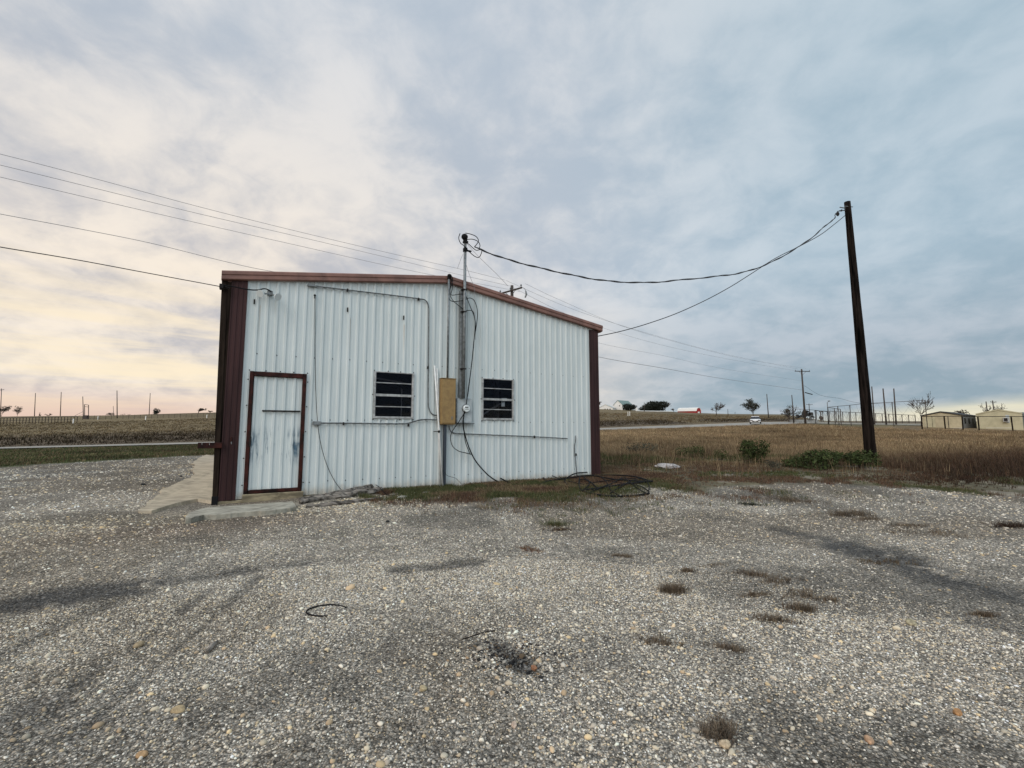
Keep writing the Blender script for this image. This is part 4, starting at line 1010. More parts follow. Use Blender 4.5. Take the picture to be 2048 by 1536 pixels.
def dpl(u):
    k = (u-1024)/F_PX; t = (k*A1[1]-A1[0])/(DIR[0]-k*DIR[1]) if abs(DIR[0]-k*DIR[1]) > 1e-6 else 0; return A1[1]+DIR[1]*t
def ln(px, r, lab, m=M_WIREL): line([(u, v, dpl(u)) for u, v in px], r, lab, m)
ln([(-60, 296), (0, 308), (200, 360), (400, 414), (600, 464), (800, 511), (920, 538), (1009, 560)], .010, 'topmost power line on the left, arriving at the crossarm pole behind the roof')
ln([(-60, 318), (0, 330), (200, 379), (400, 428), (600, 474), (800, 521), (900, 545), (1020, 572)], .010, 'middle of the three close power lines on the left')
ln([(-60, 341), (0, 354), (200, 401), (400, 447), (600, 492), (760, 528), (880, 553), (1040, 583)], .010, 'lowest of the three close power lines on the left')
ln([(-60, 416), (0, 428), (150, 456), (300, 486), (450, 523), (545, 543), (700, 566), (1000, 610)], .012, 'thin single power line that meets the roof from the left below the close three', M_WIREL)
ln([(1012, 561), (1150, 620), (1300, 668), (1450, 708), (1596, 738)], .010, 'power line leaving the crossarm highest towards the far pole')
ln([(1050, 567), (1120, 600), (1250, 654), (1400, 697), (1500, 720), (1612, 737)], .010, 'power line leaving the right end of the crossarm')
ln([(1020, 572), (1150, 635), (1300, 684), (1450, 717), (1588, 741)], .010, 'lower of the power lines running to the far pole')
ln([(1050, 640), (1198, 686), (1330, 712), (1450, 738), (1604, 762)], .010, 'faint communication line under the power lines', M_WIREL)
ln([(1060, 678), (1198, 714), (1330, 737), (1450, 758), (1604, 780)], .022, 'lowest and darkest of the lines running to the far pole')
line([(1608, 771, 85), (1640, 790, 84), (1680, 797, 83), (1720, 806, 80), (1800, 808, 80)], .02, 'cable sagging right from the far crossarm pole')
mb = MB(); mb.tube([at(1610, 785, 84.6), at(1625, 789, 84.3)], .09, 6); mb.build('cable_splice', M_BLACK, origin=at(1610, 785, 84.6), label='black splice case hanging on the cable right of the far pole', category='splice')
wires('power_line', [at(-60, 482, 6.0), at(0, 494, 6.6), at(150, 519, 7.5), at(300, 547, 8.1), at(440, 573, 8.35)], .008, M_WIRE, 'single dark wire from the left picture edge to the top left corner of the building', 'power line', space='W', n=5)

# ---------------------------------------------------------------- distant poles
PG = 'bare poles on the skyline'
def dpole(u, vt, Y, lab, lean=0, r=.14): return tpole(u, vt, Y, 0, lab, r, 0, PG, 0, lean=lean, name='utility_pole')
dpole(71, 786, 175, 'second tallest bare pole at far left, right of the flat-topped tree')
dpole(122.5, 784, 172, 'tall bare pole at far left, standing between the flat-topped tree and the frame')
dpole(234, 781, 140, 'bare pole left of the small dome-shaped tree, tallest right of the frame', 2.5)
dpole(226.5, 812, 190, 'short thin leaning pole close left of the tallest one', 3, .10)
dpole(300.5, 786, 185, 'bare pole immediately left of the dome-shaped tree', -1)
dpole(165.5, 793, 135, 'thin leaning pole rising out of the pipe frame', 4, .12)
tpole(3, 777, 160, 1.1, 'pole with a small crossarm cut by the left edge of the picture', .13, 0, PG, 2)
dpole(1533.5, 788, 150, 'bare leaning pole right of the dark tree above the white car', 2.5, .17)
dpole(1583.5, 790, 96, 'slim pole left of the junk pile', 3, .12)
dpole(1743.5, 773, 92, 'pole with pale hardware seen close right of the leaning dark pole', 3, .14)
dpole(1766, 777, 92, 'middle one of the three poles behind the chain-link fence', 4, .16)
dpole(1787.5, 777, 95, 'right one of the three poles behind the chain-link fence', 2, .16)
dpole(1455.5, 818, 200, 'very short post right of the bare tree on the skyline', 0, .15)
dpole(1972, 803, 130, 'short pole behind the right beige building, left of the crossed one', 2, .17)
tpole(1985, 801, 128, .9, 'small crossarm pole behind the right beige building', .17, .1, PG, 2, lean=3)
tpole(1618, 807, 190, 1.4, 'tiny far crossarm pole just right of the junk pile', .18, .1, PG, 2)
dpole(1288.5, 805, 270, 'tiny pole left of the big dark evergreen', 0, .2)

# ---------------------------------------------------------------- trees
def bare_tree(u, vb, vt, Y, wpx, label, spread=.9, twigs=1.0, leafm=None, seed=1, cat='tree', group='trees on the skyline', levels=4, flat=0, name='bare_tree'):
    rnd = random.Random(seed); b = at(u, vb, Y); zt_ = at(u, vt, Y)[2]; z0 = float(gh(b[0], b[1])); z0 = min(z0, b[2]) if abs(z0-b[2]) < 4 else b[2]
    H = zt_-z0; Wd = wpx/F_PX*Y/2; base = (b[0], b[1], z0-.1); t = thing(name, label, cat, (b[0], b[1], z0), group=group)
    tr = MB(); cr = MB(); tips = []
    mk = max(.02, Y*.00022)
    def grow(p, d, L, r, lv):
        n = 3; pts = [np.array(p)]; q = np.array(p, float); dd = np.array(d, float)
        for i in range(n):
            dd = dd+np.array([rnd.gauss(0, .16), rnd.gauss(0, .16), rnd.gauss(.03, .10)]); dd /= np.linalg.norm(dd); q = q+dd*L/n; pts.append(q.copy())
        (tr if lv == 0 else cr).tube(pts, [max(r*(1-.45*i/n), mk) for i in range(n+1)], 4 if lv < 2 else 3, cap=False)
        tips.append(q)
        if lv < levels:
            for k in range(rnd.choice((3, 4, 4)) if lv < 2 else rnd.choice((2, 3))):
                a = rnd.uniform(0, 2*pi); sp = rnd.uniform(.45, 1.05)*spread
                nd = dd*cos(sp)+np.array([cos(a), sin(a), rnd.uniform(-.1, .35)*(1-flat)])*sin(sp); nd /= np.linalg.norm(nd)
                st = pts[rnd.choice((1, 2, 3, 3)) if lv else rnd.choice((2, 3, 3))]
                grow(st, nd, L*rnd.uniform(.62, .85), r*.55, lv+1)
    grow(base, (0, 0, 1), H*(.30 if not flat else .45), max(.02*H, mk*1.6), 0)
    # normalise the crown to the wanted size
    V = np.array(cr.v); c = np.array(base); sx = Wd/max(np.percentile(np.abs(V[:, 0]-c[0]), 96), .01); sz = H/max(np.percentile(V[:, 2]-c[2], 98), .01)
    f = lambda L: [((x-c[0])*sx+c[0], (y-c[1])*sx+c[1], (z-c[2])*sz+c[2]) for x, y, z in L]
    cr.v = f(cr.v); tr.v = f(tr.v); tips = f([tuple(p) for p in tips])
    if leafm is not None:
        for p in tips[::1]:
            if rnd.random() < twigs:
                for k in range(16):
                    o = np.array(p)+np.array([rnd.gauss(0, 1), rnd.gauss(0, 1), rnd.gauss(0, .7)])*H*.055; e = [np.array([rnd.gauss(0, 1) for _ in range(3)])*H*.022 for _ in range(3)]
                    cr.add([o+e[0], o+e[1], o+e[2]], [(0, 1, 2)], 1)
    tr.build('trunk', M_WOODY, t); cr.build('crown', [M_WOODY, leafm or M_WOODY], t); return t
def bush(u, vb, vt, Y, wpx, label, m=M_EVER, n=1500, seed=3, name='evergreen_tree', cat='tree', group=None, lobes=7, leaf=.05):
    rnd = np.random.default_rng(seed); b = at(u, vb, Y); H = at(u, vt, Y)[2]-b[2]; Wd = wpx/F_PX*Y/2
    t = thing(name, label, cat, b, group=group); mb = MB()
    L = [(rnd.uniform(-.6, .6)*Wd, rnd.uniform(-.6, .6)*Wd, H*rnd.uniform(.12, .70), rnd.uniform(.35, .55)) for _ in range(lobes)]
    for i in range(n):
        lx, ly, lz, lr = L[i % lobes]; d = rnd.normal(0, 1, 3); d /= np.linalg.norm(d); d *= rnd.uniform(.55, 1.05)
        p = np.array([b[0]+lx+d[0]*Wd*lr*1.05, b[1]+ly+d[1]*Wd*lr, b[2]+max(.02*H, lz+d[2]*H*lr*.75)])
        e = rnd.normal(0, leaf*(H+Wd)/2, (3, 3)); mb.add([p+e[0], p+e[1], p+e[2]], [(0, 1, 2)])
    V = np.array(mb.v); c_ = np.array(b); sx = Wd/max(np.percentile(np.abs(V[:, 0]-c_[0]), 97), .01); sz = H/max(np.percentile(V[:, 2]-c_[2], 98), .01)
    mb.v = [((x-c_[0])*sx+c_[0], (y-c_[1])*sx+c_[1], (z-c_[2])*sz+c_[2]) for x, y, z in mb.v]
    mb.build('crown', m, t)
    mb = MB()
    for k in range(3):
        a = rnd.uniform(0, 6.28); mb.tube([(b[0], b[1], b[2]-.1), (b[0]+cos(a)*Wd*.2, b[1]+sin(a)*Wd*.2, b[2]+H*.35), (b[0]+cos(a)*Wd*.4, b[1]+sin(a)*Wd*.4, b[2]+H*.6)], [.03*H, .02*H, .008*H], 5)
    mb.build('trunk' if cat == 'tree' else 'stems', M_WOODY, t); return t
cy = crest_Y
bare_tree(2, 832, 813, 180, 16, 'flat-topped tree cut by the left edge of the picture', leafm=M_EVER, seed=4, flat=1, levels=3, name='flat_topped_tree')
bare_tree(34, 832.5, 814, 178, 13, 'small flat-topped tree with one bent trunk at far left', leafm=M_EVER, seed=9, flat=1, levels=3, name='flat_topped_tree')
bare_tree(80, 832, 825, 190, 8, 'tiny bare bush between two poles at far left', seed=5, levels=3)
bare_tree(96.5, 832, 827, 190, 12, 'tiny umbrella-shaped tree at far left', leafm=M_WOODY, seed=15, levels=2, flat=1)
bush(220, 831, 825.5, 170, 12, 'small dark round bush right of the pipe frame', n=700, seed=5)
bush(311.5, 829, 817.5, 178, 14, 'small dome-shaped dark tree right of a bare pole', n=1300, seed=6, lobes=4)
bush(246, 831, 827.5, 180, 10, 'low dark scrub right of the tallest bare pole at left', n=200, seed=7, name='scrub_bush')
bush(259, 831, 828, 180, 7, 'small tuft of dark scrub on the left skyline, rightmost of two', n=150, seed=8, name='scrub_bush')
bare_tree(398, 827, 816, 185, 14, 'twin bare trees on the left skyline close to the building', seed=12, levels=4)
bare_tree(420, 826, 821, 185, 9, 'small bare shrub just left of the corner post', seed=13, levels=3)
bush(1261, 821, 808, cy(1261)-25, 24, 'low black-green tree in front of the white farmhouse', n=2600, seed=9)
bush(1309, 822, 804, cy(1309)-20, 42, 'broad black-green tree right of the farmhouse', n=5000, seed=10, lobes=10)
bush(1285, 821.5, 816, cy(1285)-20, 22, 'low hedge joining the two black-green trees', n=1200, seed=21, name='hedge', cat='hedge')
bare_tree(1330, 821, 804.5, cy(1330)-10, 20, 'bare tree at the right side of the broad dark tree', seed=14, levels=4)
bare_tree(1196, 818, 803, cy(1197), 12, 'bare tree peeking out at the right corner of the building', seed=31, levels=4)
bare_tree(1348, 824, 817, cy(1348), 12, 'tiny bare tree left of the red barn', seed=33, levels=3)
bare_tree(1434, 832, 806, 215, 34, 'wide bare mesquite tree between the red barn and the dark tree', seed=16, levels=4, spread=1.1, leafm=M_WOODY, twigs=.12)
bare_tree(1509, 837, 801, 150, 34, 'dark bushy tree standing behind the white car', seed=17, levels=4, leafm=M_OAK, twigs=.75, name='mesquite_tree')
bare_tree(1578, 847, 814, 100, 20, 'small scrubby tree at the corner of the fenced yard', seed=18, levels=4, leafm=M_OAK, twigs=.2)
bare_tree(1842, 846, 791, 84, 52, 'large bare tree left of the beige buildings', seed=19, levels=5, spread=.85)
bare_tree(1978, 826, 810, 130, 34, 'low bare tree behind the right beige building', seed=20, levels=4)
bare_tree(1930, 828, 820, 150, 26, 'faint bare tree top between the two beige buildings', seed=22, levels=4)
bush(1470.5, 828, 824, 190, 4, 'tiny round bush on the skyline left of the white car', n=80, seed=24, name='scrub_bush')

# ---------------------------------------------------------------- far buildings and fences
def frame(u, v, Y, yaw):
    b = at(u, v, Y); c, s = cos(yaw), sin(yaw); return lambda x, y, z: (b[0]+x*c-y*s, b[1]+x*s+y*c, b[2]+z), b
def xf(mb, f): mb.v = [f(*p) for p in mb.v]; return mb
def gable(x0, x1, y0, y1, h, rise, f, parent, mw, mr, over=.3, names=('wall', 'roof')):
    m = MB(); xm = (x0+x1)/2; m.prism([(x0, -.8), (x1, -.8), (x1, h), (xm, h+rise), (x0, h)], y0, y1); xf(m, f).build(names[0], mw, parent)
    m = MB(); k = rise/((x1-x0)/2); m.prism([(x0-over, h-k*over+.03), (xm, h+rise+.04), (x1+over, h-k*over+.03), (x1+over, h-k*over+.2), (xm, h+rise+.24), (x0-over, h-k*over+.2)], y0-over, y1+over); xf(m, f).build(names[1], mr, parent)
Yh = cy(1240)-6
f, b = frame(1236, 820, Yh, radians(-50)); fh = thing('farmhouse', 'white two-storey farmhouse with a grey-green metal roof on the hill', 'house', b)
k = Yh/F_PX
gable(-11*k, 11*k, 0, 34*k, 10*k, 9*k, f, fh, M_WHITE, M_GRNROOF, .8*k)
m = MB(); m.prism([(11.1*k, 5*k), (11.1*k, 5.5*k), (16*k, 3.9*k), (16*k, 3.4*k)], -1*k, 34*k); xf(m, f).build('porch_roof', M_GRNROOF, fh)
for i in range(3):
    m = MB(); m.box(11.0*k, 11.2*k, (5+i*9)*k, (8+i*9)*k, 6.5*k, 9.2*k); xf(m, f).build('window', M_GLASSD, fh)
m = MB(); m.box(3*k, 5*k, -.2*k, .0, 7*k, 9.4*k); xf(m, f).build('window', M_GLASSD, fh)
m = MB(); m.box(11.0*k, 11.3*k, 1*k, 32*k, 0, 3.3*k); xf(m, f).build('porch_shade', M_ROOFD, fh)
for i in range(5):
    m = MB(); m.box(15.4*k, 15.7*k, (1+i*7.5)*k, (1.5+i*7.5)*k, -.5*k, 3.7*k); xf(m, f).build('porch_post', M_WHITE, fh)
f, b = frame(1211, 819.5, Yh-4, radians(-30)); ga = thing('garage', 'low white outbuilding joined in view to the left of the farmhouse', 'outbuilding', b)
gable(-15*k, 15*k, 0, 22*k, 2.8*k, 7.2*k, f, ga, M_WHITE, mat('pale_metal_roof', (.50, .52, .50), .5, .2), .6*k)
for i in range(3): m = MB(); m.box((-2+i*5)*k, (.5+i*5)*k, -.15*k, -.02, 0, 2.0*k); xf(m, f).build('garage_door', M_ROOFD, ga)
# white wall / tank row
m = MB(); a = at(1272, 822, cy(1272)-30); c = at(1345, 824, cy(1345)-30); m.tube([(a[0], a[1], a[2]), (c[0], c[1], c[2]+.3)], .28, 4); m.build('white_rail_fence', M_WHITE, origin=a, label='long low white fence in front of the broad dark tree', category='fence')
m = MB(); a = at(1272, 821, cy(1272)-34); m.bbox(a[0], a[0]+.9, a[1], a[1]+.9, a[2]-.5, a[2]+1.6, .1); m.build('water_tank', M_WHITE, origin=a, label='small pale tank right of the black-green tree by the farmhouse', category='tank')
# red barn : long gambrel
Yb = cy(1395)-4; k = Yb/F_PX
a = at(1398, 826, Yb); f, b = frame(1397.5, 826, Yb, radians(58)); bn = thing('red_barn', 'long red gambrel barn with a white metal roof', 'barn', b)
G = [(-5.2, 0), (5.2, 0), (5.2, 5), (3.6, 8.8), (0, 10.5), (-3.6, 8.8), (-5.2, 5)]
f = (lambda b_, k_: (lambda x, y, z: (b_[0]+x*cos(-.15)-y*.86, b_[1]+x*.25+y*.5, b_[2]+z)))(b, k)
m = MB(); m.prism([(x*k, z*k-(.8 if z == 0 else 0)) for x, z in G], 0, 36*k); xf(m, f).build('barn_wall', M_BARN, bn)
R = [(5.9, 4.2), (5.6, 5.2), (3.9, 9.2), (0, 11.0), (-3.9, 9.2), (-5.6, 5.2), (-5.9, 4.2)]; Ri = [(x*.93, z-.45) for x, z in R][::-1]
m = MB(); m.prism([(x*k, z*k) for x, z in R+Ri], -.6*k, 36.5*k); xf(m, f).build('barn_roof', M_WHITE, bn)
m = MB(); m.box(-2*k, 2*k, -.3*k, -.05*k, 0, 2.6*k); xf(m, f).build('barn_door', M_WHITE, bn)
# marker posts
def marker(u, vb, vt, Y, lab, w=.16):
    b = at(u, vb, Y); z1 = at(u, vt, Y)[2]; m = MB(); m.bbox(b[0]-w, b[0]+w, b[1]-.06, b[1]+.06, b[2]-.4, z1-.05, .02); m.bbox(b[0]-w*1.1, b[0]+w*1.1, b[1]-.08, b[1]+.08, z1-.05, z1, .015)
    m.build('marker_post', M_WHITE, origin=b, label=lab, category='marker post', group='white marker posts beyond the road')
def Yv(u, v): return hit(u, v)[1]
marker(1256, 832, 823, Yv(1256, 832), 'left one of the paired white marker posts below the farmhouse', .11)
marker(1259.5, 832, 823, Yv(1259, 832), 'right one of the paired white marker posts below the farmhouse', .11)
marker(146, 847, 837.5, Yv(146, 847), 'leaning white marker post in front of the left pipe fence', .11)
marker(195.5, 839, 832, Yv(195, 839), 'short white marker post right of the pipe frame', .11)
marker(291, 840, 832, Yv(291, 840), 'white marker post below the bare pole and dome-shaped tree', .11)
marker(413.5, 836, 829.5, Yv(413, 836), 'white marker post closest to the building on the left', .11)
# left pipe fence
fe = thing('pipe_fence', 'long low fence of dark posts and rails at far left beyond the road', 'fence', on(60, 110))
ys = []
for i in range(26):
    u = -6+i*6.4; v = 849-i*.17; p = hit(u, v); z1 = p[2]+1.35; ys.append((p, z1))
    m = MB(); m.tube([(p[0], p[1], p[2]-.3), (p[0], p[1], z1)], .07, 5); m.build('fence_post', M_WOODY, fe)
m = MB(); m.tube([(p[0], p[1], z1) for p, z1 in ys], .06, 4); m.tube([(p[0], p[1], z1-.6) for p, z1 in ys], .03, 4); m.build('fence_rail', M_POLEF, fe)
fe = thing('wire_fence', 'dark wire fence line crossing the far slope left of the building', 'fence', on(300, 130)); ys = []
for i in range(24):
    u = 165+i*11.5; v = 840-i*.24; p = hit(u, v); ys.append((p, p[2]+1.1)); m = MB(); m.tube([(p[0], p[1], p[2]-.3), (p[0], p[1], p[2]+1.2)], .05, 4); m.build('fence_post', M_WOODY, fe)
m = MB()
for dz in (0, -.4, -.75): m.tube([(p[0], p[1], z1+dz) for p, z1 in ys], .035, 4)
m.build('fence_wire', M_POLEF, fe)
# pipe frame at left
Yf = Yv(172, 838); fr = thing('cattle_gate', 'rusty pipe gate frame with a dark trough at its foot, far left', 'gate frame', at(172, 839, Yf))
m = MB(); P = [at(169.5, 839, Yf), at(169, 809, Yf), at(177, 810, Yf), at(177, 839, Yf)]; m.tube([P[0], P[1]], .09, 6); m.tube([P[1], P[2]], .07, 6); m.tube([P[2], P[3]], .09, 6); m.tube([at(169, 813, Yf), at(177, 814, Yf)], .06, 6); m.build('frame_pipe', M_POLEF, fr)
m = MB(); a = at(166.5, 839, Yf); c = at(176.5, 830.5, Yf); m.bbox(a[0], c[0], Yf-.4, Yf+.4, a[2]-.2, c[2], .08); m.build('trough', M_POLEF, fr)
m = MB(); m.tube([at(149, 832, Yf), at(166, 823, Yf)], .05, 5); m.tube([at(150, 834, Yf), at(166, 829, Yf)], .04, 5); m.build('brace_pipe', M_GALV, fr)

# chain-link yard on the right
M_MESH = None
def mesh_mat():
    m = bpy.data.materials.new('chain_link_wire'); m.use_nodes = True; b = m.node_tree.nodes['Principled BSDF']; b.inputs['Base Color'].default_value = (.12, .12, .11, 1); b.inputs['Roughness'].default_value = .6; return m
M_MESH = mesh_mat()
def chain(name, pts, lab, pm=M_POLEF, pr=.06, step=.75, wire=.016):
    """pts: (u, v_top, v_base, Y)"""
    t = thing(name, lab, 'fence', at(pts[0][0], pts[0][2], pts[0][3])); T_ = []; B_ = []
    for u, vt, vb, Y in pts:
        a = at(u, vt, Y); c = at(u, vb, Y); zb = min(c[2], float(gh(c[0], c[1]))); m = MB(); m.tube([(a[0], a[1], zb-.2), a], pr, 6); m.build('fence_post', pm, t); T_.append(np.array(a)); B_.append(np.array([a[0], a[1], zb+.05]))
    m = MB(); m.tube([p-[0, 0, .04] for p in T_], pr*.7, 5); m.build('top_rail', pm, t)
    m = MB()
    for i in range(len(T_)-1):
        L = np.linalg.norm((T_[i+1]-T_[i])[:2]); n = max(2, int(L/step)); H = T_[i][2]-B_[i][2]
        for k in range(n):
            a0 = B_[i]+(B_[i+1]-B_[i])*k/n; a1 = T_[i]+(T_[i+1]-T_[i])*min(1, (k+2)/n) if (k+2) <= n else T_[i+1]; m.tube([a0, a1], wire, 3, cap=False)
            b0 = T_[i]+(T_[i+1]-T_[i])*k/n; b1 = B_[i]+(B_[i+1]-B_[i])*min(1, (k+2)/n); m.tube([b0, b1], wire, 3, cap=False)
    m.build('chain_link', M_MESH, t); return t
chain('chain_link_fence', [(1585, 817.5, 849, 92), (1608, 818, 849, 92), (1630, 820, 849, 92), (1655, 823, 850, 90)], 'chain-link fence section in front of the junk pile', pm=M_POLE)
chain('chain_link_gate', [(1655.5, 814, 850, 86), (1668.5, 816, 850, 84), (1680.5, 818, 850, 82)], 'tall double gate panel of chain-link at the yard corner', step=.5)
chain('tall_chain_link_fence', [(1655.5, 814, 850, 86), (1675.5, 812, 849, 84), (1699.5, 810, 848, 82), (1724.5, 807, 848, 80), (1784, 804, 846, 80), (1850, 800, 858, 76)], 'tallest chain-link fence rising to the right behind the leaning pole', wire=.010, step=1.2)
chain('far_chain_link_fence', [(1632+i*13.2, 821+i*.62, 841+i*.3, 125) for i in range(16)], 'far chain-link fence with many close posts along the yard skyline', pr=.09, step=2.0, wire=.02)
m = MB(); a = at(1640, 851, 96); Pq = [at(u, v, Y) for u, v, Y in ((1588, 850, 93), (1700, 848.5, 88), (1850, 846, 90), (1850, 843.6, 118), (1690, 843, 118), (1590, 846, 118))]
vs = []
for p in Pq: vs.append((p[0], p[1], float(gh(p[0], p[1]))+.08))
m.add(vs, [tuple(range(6))]); m.build('caliche_yard', mat('pale_caliche', (.24, .215, .17), .9, 0, .4, .2), kind='structure')
# junk pile on a flat trailer
Yj = 99; jp = thing('junk_pile', 'dark heap of scrap machinery on a pale flat trailer behind the fence', 'junk pile', at(1608, 848, Yj)); k = Yj/F_PX
m = MB(); a = at(1587, 848, Yj); c = at(1631, 839.5, Yj); m.bbox(a[0], c[0], Yj-1, Yj+1.5, a[2]-.2, c[2], .05); m.build('trailer_bed', mat('pale_trailer', (.26, .26, .25), .8, 0, 1, .2), jp)
M_JUNK = mat('scrap_dark', (.022, .020, .018), .9, 0, 3, .6)
rj = random.Random(3)
for (u, v, w, h) in ((1597, 833, 8, 6), (1609, 825, 9, 9), (1620, 829, 8, 8), (1606, 832, 12, 7), (1626, 834, 6, 5)):
    for q in range(5):
        c = at(u+rj.uniform(-w/2, w/2), v+rj.uniform(-h/3, h/2), Yj+rj.uniform(-.6, .8)); m = MB(); m.ball(c, h*k*rj.uniform(.25, .5), 8, 5, 0, (rj.uniform(.8, 1.7), 1, rj.uniform(.6, 1)), .6); m.build('scrap_piece', M_JUNK, jp)
for (u, v) in ((1624, 834.5), (1619, 836)):
    c = at(u, v, Yj-1.2); m = MB(); m.tube([(c[0]+.42*cos(a), c[1], c[2]+.42*sin(a)) for a in np.linspace(0, 2*pi, 13)], .07, 5); m.build('wheel', M_CONDUIT, jp)
# gas-pump like sign + street lamp behind
m = MB(); a = at(1654.5, 805, 110); m.tube([(a[0], a[1], float(gh(a[0], a[1]))-.2), a], .08, 6); m.tube([a, (a[0]+.4, a[1], a[2]+.3)], .05, 5); m.ball((a[0]+.45, a[1], a[2]+.35), .28, 10, 6, 0, (1, 1, .5))
m.build('yard_lamp', M_GALV, origin=(a[0], a[1], float(gh(a[0], a[1]))), label='small yard lamp on a slim pole behind the gate panels', category='lamp post')
m = MB(); a = at(1642, 838, 112); z1 = at(1642, 823, 112)[2]; z0 = at(1642, 840, 112)[2]; m.tube([(a[0], a[1], z0-.4), (a[0], a[1], z1)], .10, 6); m.bbox(a[0]-.35, a[0]+.35, a[1]-.1, a[1]+.1, z1-.15, z1+.05, .02); m.ball((a[0], a[1], z0+.5), .4, 8, 6, 0, (1, 1, 1.3), .4)
m.build('hydrant_stand', M_WOODY, origin=(a[0], a[1], z0), label='small T-shaped stand seen through the fence right of the junk', category='stand')
# beige portable buildings
def portable(ul, ur, vr, vw, vb, Y, yaw, label, mr, depth=7.5, name='portable_building', m_=M_CREAM, over=.12):
    um = (ul+ur)/2; b = at(um, vb, Y); t = thing(name, label, 'shed', b); k = Y/F_PX; c, s = cos(yaw), sin(yaw)
    U = lambda x: 1024+F_PX*(b[0]+x*c)/(b[1]+x*s)
    lo, hi = 0, 12
    for _ in range(30):
        W_ = (lo+hi)/2
        if U(W_)-U(-W_) < ur-ul: lo = W_
        else: hi = W_
    f = lambda x, y, z: (b[0]+x*c-y*s, b[1]+x*s+y*c, b[2]+z)
    gable(-W_, W_, 0, depth, (vb-vw)*k, (vw-vr)*k, f, t, m_, mr, over)
    return t, f, W_, k
t, f, w_, k = portable(1844, 1924, 825.5, 832, 858, 78, radians(-56), 'left beige portable building with a dark roof edge and a shaded window side', M_ROOFD, 8.5)
for x in (-.45, .35):
    m = MB(); m.box(w_*x-.04, w_*x+.04, -.05, -.01, 0, 2.1); xf(m, f).build('batten', M_ROOFD, t)
m = MB(); m.box(-w_*.85, -w_*.30, -.05, -.01, .05, 2.0); xf(m, f).build('door', M_CREAM2, t)
m = MB(); m.box(-w_, w_, -.04, -.005, .0, .18); xf(m, f).build('skirt', M_LINE, t)
m = MB(); m.box(w_+.01, w_+.05, .3, 8.4, -.3, 2.05); xf(m, f).build('side_wall', mat('shaded_side_panel', (.15, .15, .14), .8), t)  # side wall in shade, its darkness put into the panel colour
for y in (1.6, 4.0, 6.4): m = MB(); m.box(w_+.06, w_+.09, y-.4, y+.4, .9, 1.8); xf(m, f).build('window', M_GLASSD, t)
t, f, w_, k = portable(1954, 2046, 821.5, 829, 861, 74, radians(-48), 'right beige portable building with an air conditioner in its end wall', M_CREAM2, 8, m_=M_CREAM2, over=.05)
m = MB(); m.bbox(w_*.18, w_*.42, -.45, -.02, 1.35, 2.05, .02); xf(m, f).build('air_conditioner', M_ALU, t)
m = MB(); m.box(w_*.22, w_*.38, -.47, -.455, 1.45, 1.95); xf(m, f).build('grille', M_DARK, t)
m = MB(); m.box(w_*.30, w_*.46, -.03, -.01, 1.2, 2.45); xf(m, f).build('window', M_METER, t)
m = MB(); m.box(-w_*.6, w_*.5, -.03, -.01, .38, .44); xf(m, f).build('trim_strip', M_LINE, t)
m = MB(); a = at(2050, 843, 80); m.bbox(a[0]-.3, a[0]+6, 80, 86, a[2]-2, a[2]+1.6, .3); m.build('storage_container', mat('slate_container', (.10, .12, .12), .7), origin=(a[0], 80, a[2]-2), label='dark grey storage container cut by the right edge of the picture', category='container')
pf = thing('pasture_fence', 'fence of dark pipe posts with one top rail in front of the beige buildings', 'fence', at(1846, 858, 66)); tops = []
for u, vt, vb, lean in ((1842.5, 833, 857, 2), (1888, 832.5, 858, 3), (1924, 832.5, 859, 2), (1955.5, 833, 860, 3), (2022, 833, 861, 4), (2075, 833, 862, 2)):
    Y = 66; a = at(u, vt, Y); c = at(u+lean, vb, Y); m = MB(); m.tube([(c[0], c[1], min(c[2], float(gh(c[0], c[1])))-.2), a], .085, 6); m.build('fence_post', M_POLE, pf); tops.append(a)
m = MB(); m.tube(tops, .045, 5); m.build('fence_rail', M_POLE, pf)

